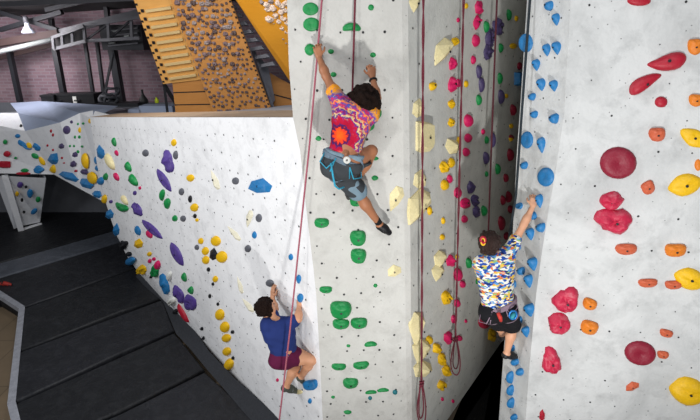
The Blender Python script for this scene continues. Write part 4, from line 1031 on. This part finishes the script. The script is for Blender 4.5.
# washed denim shirt-tail band, chalk-white tag, harness
D = Field(); D.cap(K1['J']['lhip']+K1['spine']*.075, K1['J']['rhip']+K1['spine']*.075, .103, .103, .03)
g_, lo, h, ax = D.grid(.006); g_ = halfspace(g_, ax, K1['mh']+K1['spine']*.105, K1['spine']); g_ = halfspace(g_, ax, K1['mh']+K1['spine']*.035, -K1['spine'])
skin('waistband', g_, lo, h, M['denim'], r1)
hn, sub, w, fw = harness(r1, K1, .86, M['web_grey'], M['web_blue'], .045)
def at1(x, y, Y): return P(x, y, Y)
sub('teal_strap', [at1(331,163,3.5), at1(333,176,3.48), at1(335,186,3.5), at1(339,189,3.52), at1(344,187,3.55)], .0075, M['web_blue'], False)
sub('buckle', ring(at1(347,160,3.5), Vector((.018,0,0)), Vector((0,0,.018)), 0), .012, M['tagwhite'])
# denim hem on the stretched leg
lk = K1['J']; D = Field(); D.cap(lk['lhip'].lerp(lk['lkn'],.6), lk['lhip'].lerp(lk['lkn'],.92), .094, .088, .02)
g_, lo, h, ax = D.grid(.006); skin('shorts_hem', wrinkle(g_, ax, .004, 40, 2), lo, h, M['denim'], r1)
b_ = MB(); wv = (lk['rwr']-lk['rel']).normalized(); c = lk['rwr'] - wv*.03; a = wv.cross(Vector((0,1,0))).normalized()
b_.tube(ring(c, a*.027, wv.cross(a)*.027, 0), .009, 8, closed=True); wo = b_.build('wristwatch', M['shoe_dark'], r1, True)

# --- navy shirt climber on the low wall
J2 = dict(lsh=Pt(268,324,4.1), rsh=Pt(287,324,4.17), lel=Pt(275,309,4.36), rel=Pt(298.5,319,4.14), lwr=Pt(272.5,298,4.55), rwr=Pt(299,305,4.28),
          lhip=Pt(280,358,4.1), rhip=Pt(291,355.5,4.17), lkn=Pt(296,366,4.34), rkn=Pt(312,359.5,4.16), lan=Pt(286,387,4.32), ran=Pt(301,377,4.3), ltoe=Pt(296,391,4.42), rtoe=Pt(307,383,4.42),
          head=Pt(266,308,4.17), back=(-.75,-.62,.1), lcalf=(-.6,-.6,0), rcalf=(-.5,-.6,0))
r2, K2 = person('person', 'curly-haired climber in a navy t-shirt and maroon shorts low on the white wall', J2, .97, M['skin_tan'], M['navy'], M['maroon_f'], (M['shoe_grey'], M['shoe_strap'], M['sock']),
    curls(.094, .024, 170, 9, .35), M['hair_black'], (.78,.62,.12), Vector((-.1,.05,1)).normalized(),
    dict(l=((.0,.4,.9),(-.8,-.6,.1),(.6,-.6,0),.5), r=((.25,.4,.8),(-.6,-.7,0),(-.7,.6,.2),1.4)), dict(sleeve=.6, hem=.07, leg=.3, tilt=.0, waist=.15, tw=.92, pw=.88))
# --- patterned shirt climber in the corner
J3 = dict(lsh=Pt(480,263,3.83), rsh=Pt(509,252,3.85), lel=Pt(482,276,4.05), rel=Pt(524,224,3.92), lwr=Pt(497,268,4.16), rwr=Pt(533,206,3.97),
          lhip=Pt(490,311,3.8), rhip=Pt(506,309,3.82), lkn=Pt(499,324,4.05), rkn=Pt(513,327,3.98), lan=Pt(502,334,4.28), ran=Pt(506.5,354,4.0), ltoe=Pt(500,340,4.4), rtoe=Pt(517,357,4.08),
          head=Pt(490,241,3.86), back=(-.25,-1,.15), rcalf=(-.5,-.7,0), lcalf=(0,-1,0))
def floral():
    t = NT('patterned_shirt_cotton'); mp = t.node('ShaderNodeMapping'); mp.inputs['Rotation'].default_value = (.3,.7,.4); mp.inputs['Scale'].default_value = (1,.8,1.9)
    n0 = t.noise(14, 2); vm = t.node('ShaderNodeVectorMath', operation='ADD'); sc = t.node('ShaderNodeVectorMath', operation='SCALE'); sc.inputs['Scale'].default_value = .035
    t.link(n0.outputs[1], sc.inputs[0]); t.link(t.co.outputs['Object'], vm.inputs[0]); t.link(sc.outputs[0], vm.inputs[1]); t.link(vm.outputs[0], mp.inputs[0])
    v = t.node('ShaderNodeTexVoronoi', i_Scale=36.0); t.link(mp.outputs[0], v.inputs['Vector'])
    sp = t.node('ShaderNodeSeparateColor'); t.link(v.outputs['Color'], sp.inputs[0])
    r = t.ramp(sp.outputs[0], [(0,lin(226,226,218)),(.2,lin(36,78,165)),(.42,lin(228,226,210)),(.53,lin(222,186,80)),(.65,lin(90,150,205)),(.76,lin(206,112,66)),(.83,lin(28,46,96)),(.94,lin(150,180,110))], 'CONSTANT')
    return t.out(r.outputs[0], .85, n0.outputs[0], .3, spec=.2)
def tied(g, hd, fc, u, sdv, s):
    c0 = hd - fc*.012*s + u*.012*s; g.ball(c0-fc*.01*s, .106*s, .02); g.cap(c0-fc*.04*s-u*.04*s, c0-fc*.045*s+u*.03*s, .085*s, .08*s, .03)
    for q in (-1,1): g.cap(c0+sdv*q*.06*s+u*.03*s, c0+sdv*q*.07*s-fc*.02*s-u*.05*s, .035*s, .03*s, .02)
    rg = random.Random(5)
    for k in range(60):
        z = 1-2*(k+.5)/60*.8; a = k*2.39996; r = math.sqrt(1-z*z); v = u*z + (fc*math.cos(a)+sdv*math.sin(a))*r
        if v.dot(fc) > .35: continue
        g.cap(c0 + v*(.1+.012*math.sin(k*2.1))*s, c0 + v*.1*s - u*.045*s - fc*.02*s, .021*s, .014*s, .005)
    for k in range(7):
        a = k-3; g.chain([c0-fc*.07*s-u*.05*s+sdv*a*.016*s, c0-fc*.085*s-u*.1*s+sdv*a*.02*s, c0-fc*.06*s-u*.135*s+sdv*a*.017*s], [.026*s,.022*s,.01*s], .008)
r3, K3 = person('person', 'dark-haired climber in a blue and yellow patterned shirt reaching for a blue hold', J3, .84, M['skin_light'], floral(), M['black_f'], (M['shoe_dark'], M['shoe_dark'], M['sock']),
    tied, M['hair'], (.45,.85,.1), Vector((-.05,.05,1)).normalized(),
    dict(l=((.4,.8,.2),(0,-.3,1),(1,-.3,0),1.0), r=((.15,.4,.85),(-.2,-1,.2),(-1,0,.3),1.4)), dict(sleeve=.42, hem=.09, leg=.85, tilt=.0, waist=.14))
hn, sub, w, fw = harness(r3, K3, .84, M['web_mauve'], M['web_mauve'], .075)
sub('belay_tag', [at1(498,313,3.62), at1(500,317,3.61), at1(501,321,3.62)], [.016,.02,.014], simple('red_tag', lin(190,50,40), .6), False)
sub('carabiner', ring(at1(513,315,3.66), Vector((.032,0,.012)), Vector((-.012,0,.042)), 0), .009, simple('blue_aluminium', lin(40,120,190), .35, metal=.5))
sub('gear_pouch', [at1(511,318,3.67), at1(515,313,3.68)], [.022,.018], simple('teal_pouch', lin(50,150,160), .6), False)
c = at1(483,240,3.74); b_ = MB()
for k, (m, r_) in enumerate((('red', .013), ('yellow', .008))):
    b_ = MB().tube(ring(c+Vector((0,-.004*k,-.012*k)), Vector((.017-.002*k,0,.006)), Vector((-.008,0,.027+.006*k)), 0), r_, 8, closed=True); o = b_.build('hair_tie', M['h_'+m], r3, True)
    o['label'] = m + ' hair tie'
# ---------------------------------------------------------------- light
def area(name, loc, target, power, size, col=(1,1,1)):
    d = bpy.data.lights.new(name, 'AREA'); d.energy = power; d.size = size; d.color = col; d.shape = 'DISK'
    o = bpy.data.objects.new(name, d); o.location = loc; o.rotation_euler = (Vector(target)-Vector(loc)).to_track_quat('-Z', 'Y').to_euler(); COL.objects.link(o); return o
area('strobe', (-2.3, -1.2, 2.3), (-1.4, 4.4, 3.9), 80, .45, (1,.99,.97))
def spot(name, loc, target, power, size, r, col):
    d = bpy.data.lights.new(name, 'SPOT'); d.energy = power; d.spot_size = math.radians(size); d.spot_blend = 1.0; d.shadow_soft_size = r; d.color = col
    o = bpy.data.objects.new(name, d); o.location = loc; o.rotation_euler = (Vector(target)-Vector(loc)).to_track_quat('-Z', 'Y').to_euler(); COL.objects.link(o); return o
spot('strobe', (.8, -1.7, .55), (1.2, 4.2, 4.2), 1200, 77, .14, (1,.99,.97))
area('side_fill', (-6.2, 2.2, 6.4), (-2.2, 6.3, 3.6), 240, 1.6, (.97,.98,1))  # unseen light added high on the left to brighten the long white wall
area('overhead_fill', (-.5, -4.0, 9.2), (0.3, 5.0, 2.8), 300, 3.0, (.98,.99,1))  # added overhead fill behind the camera, not a fixture of the gym
area('mezzanine_fill', (-8.0, 10.9, 4.9), (-8.0, 13.2, 3.9), 95, 1.2, (1,.96,.98))  # added out of frame to brighten the brick wall
area('board_fill', (-2.6, 6.2, 6.6), (-3.6, 9.2, 4.6), 95, 1.0, (1,.97,.92))  # unseen fill added to brighten the training boards
w = bpy.data.worlds.new('world'); SC.world = w; w.use_nodes = True
bg = w.node_tree.nodes['Background']; bg.inputs[0].default_value = (.88,.93,1,1); bg.inputs[1].default_value = .24
SC.view_settings.view_transform = 'Standard'; SC.view_settings.look = 'None'; SC.view_settings.exposure = 0
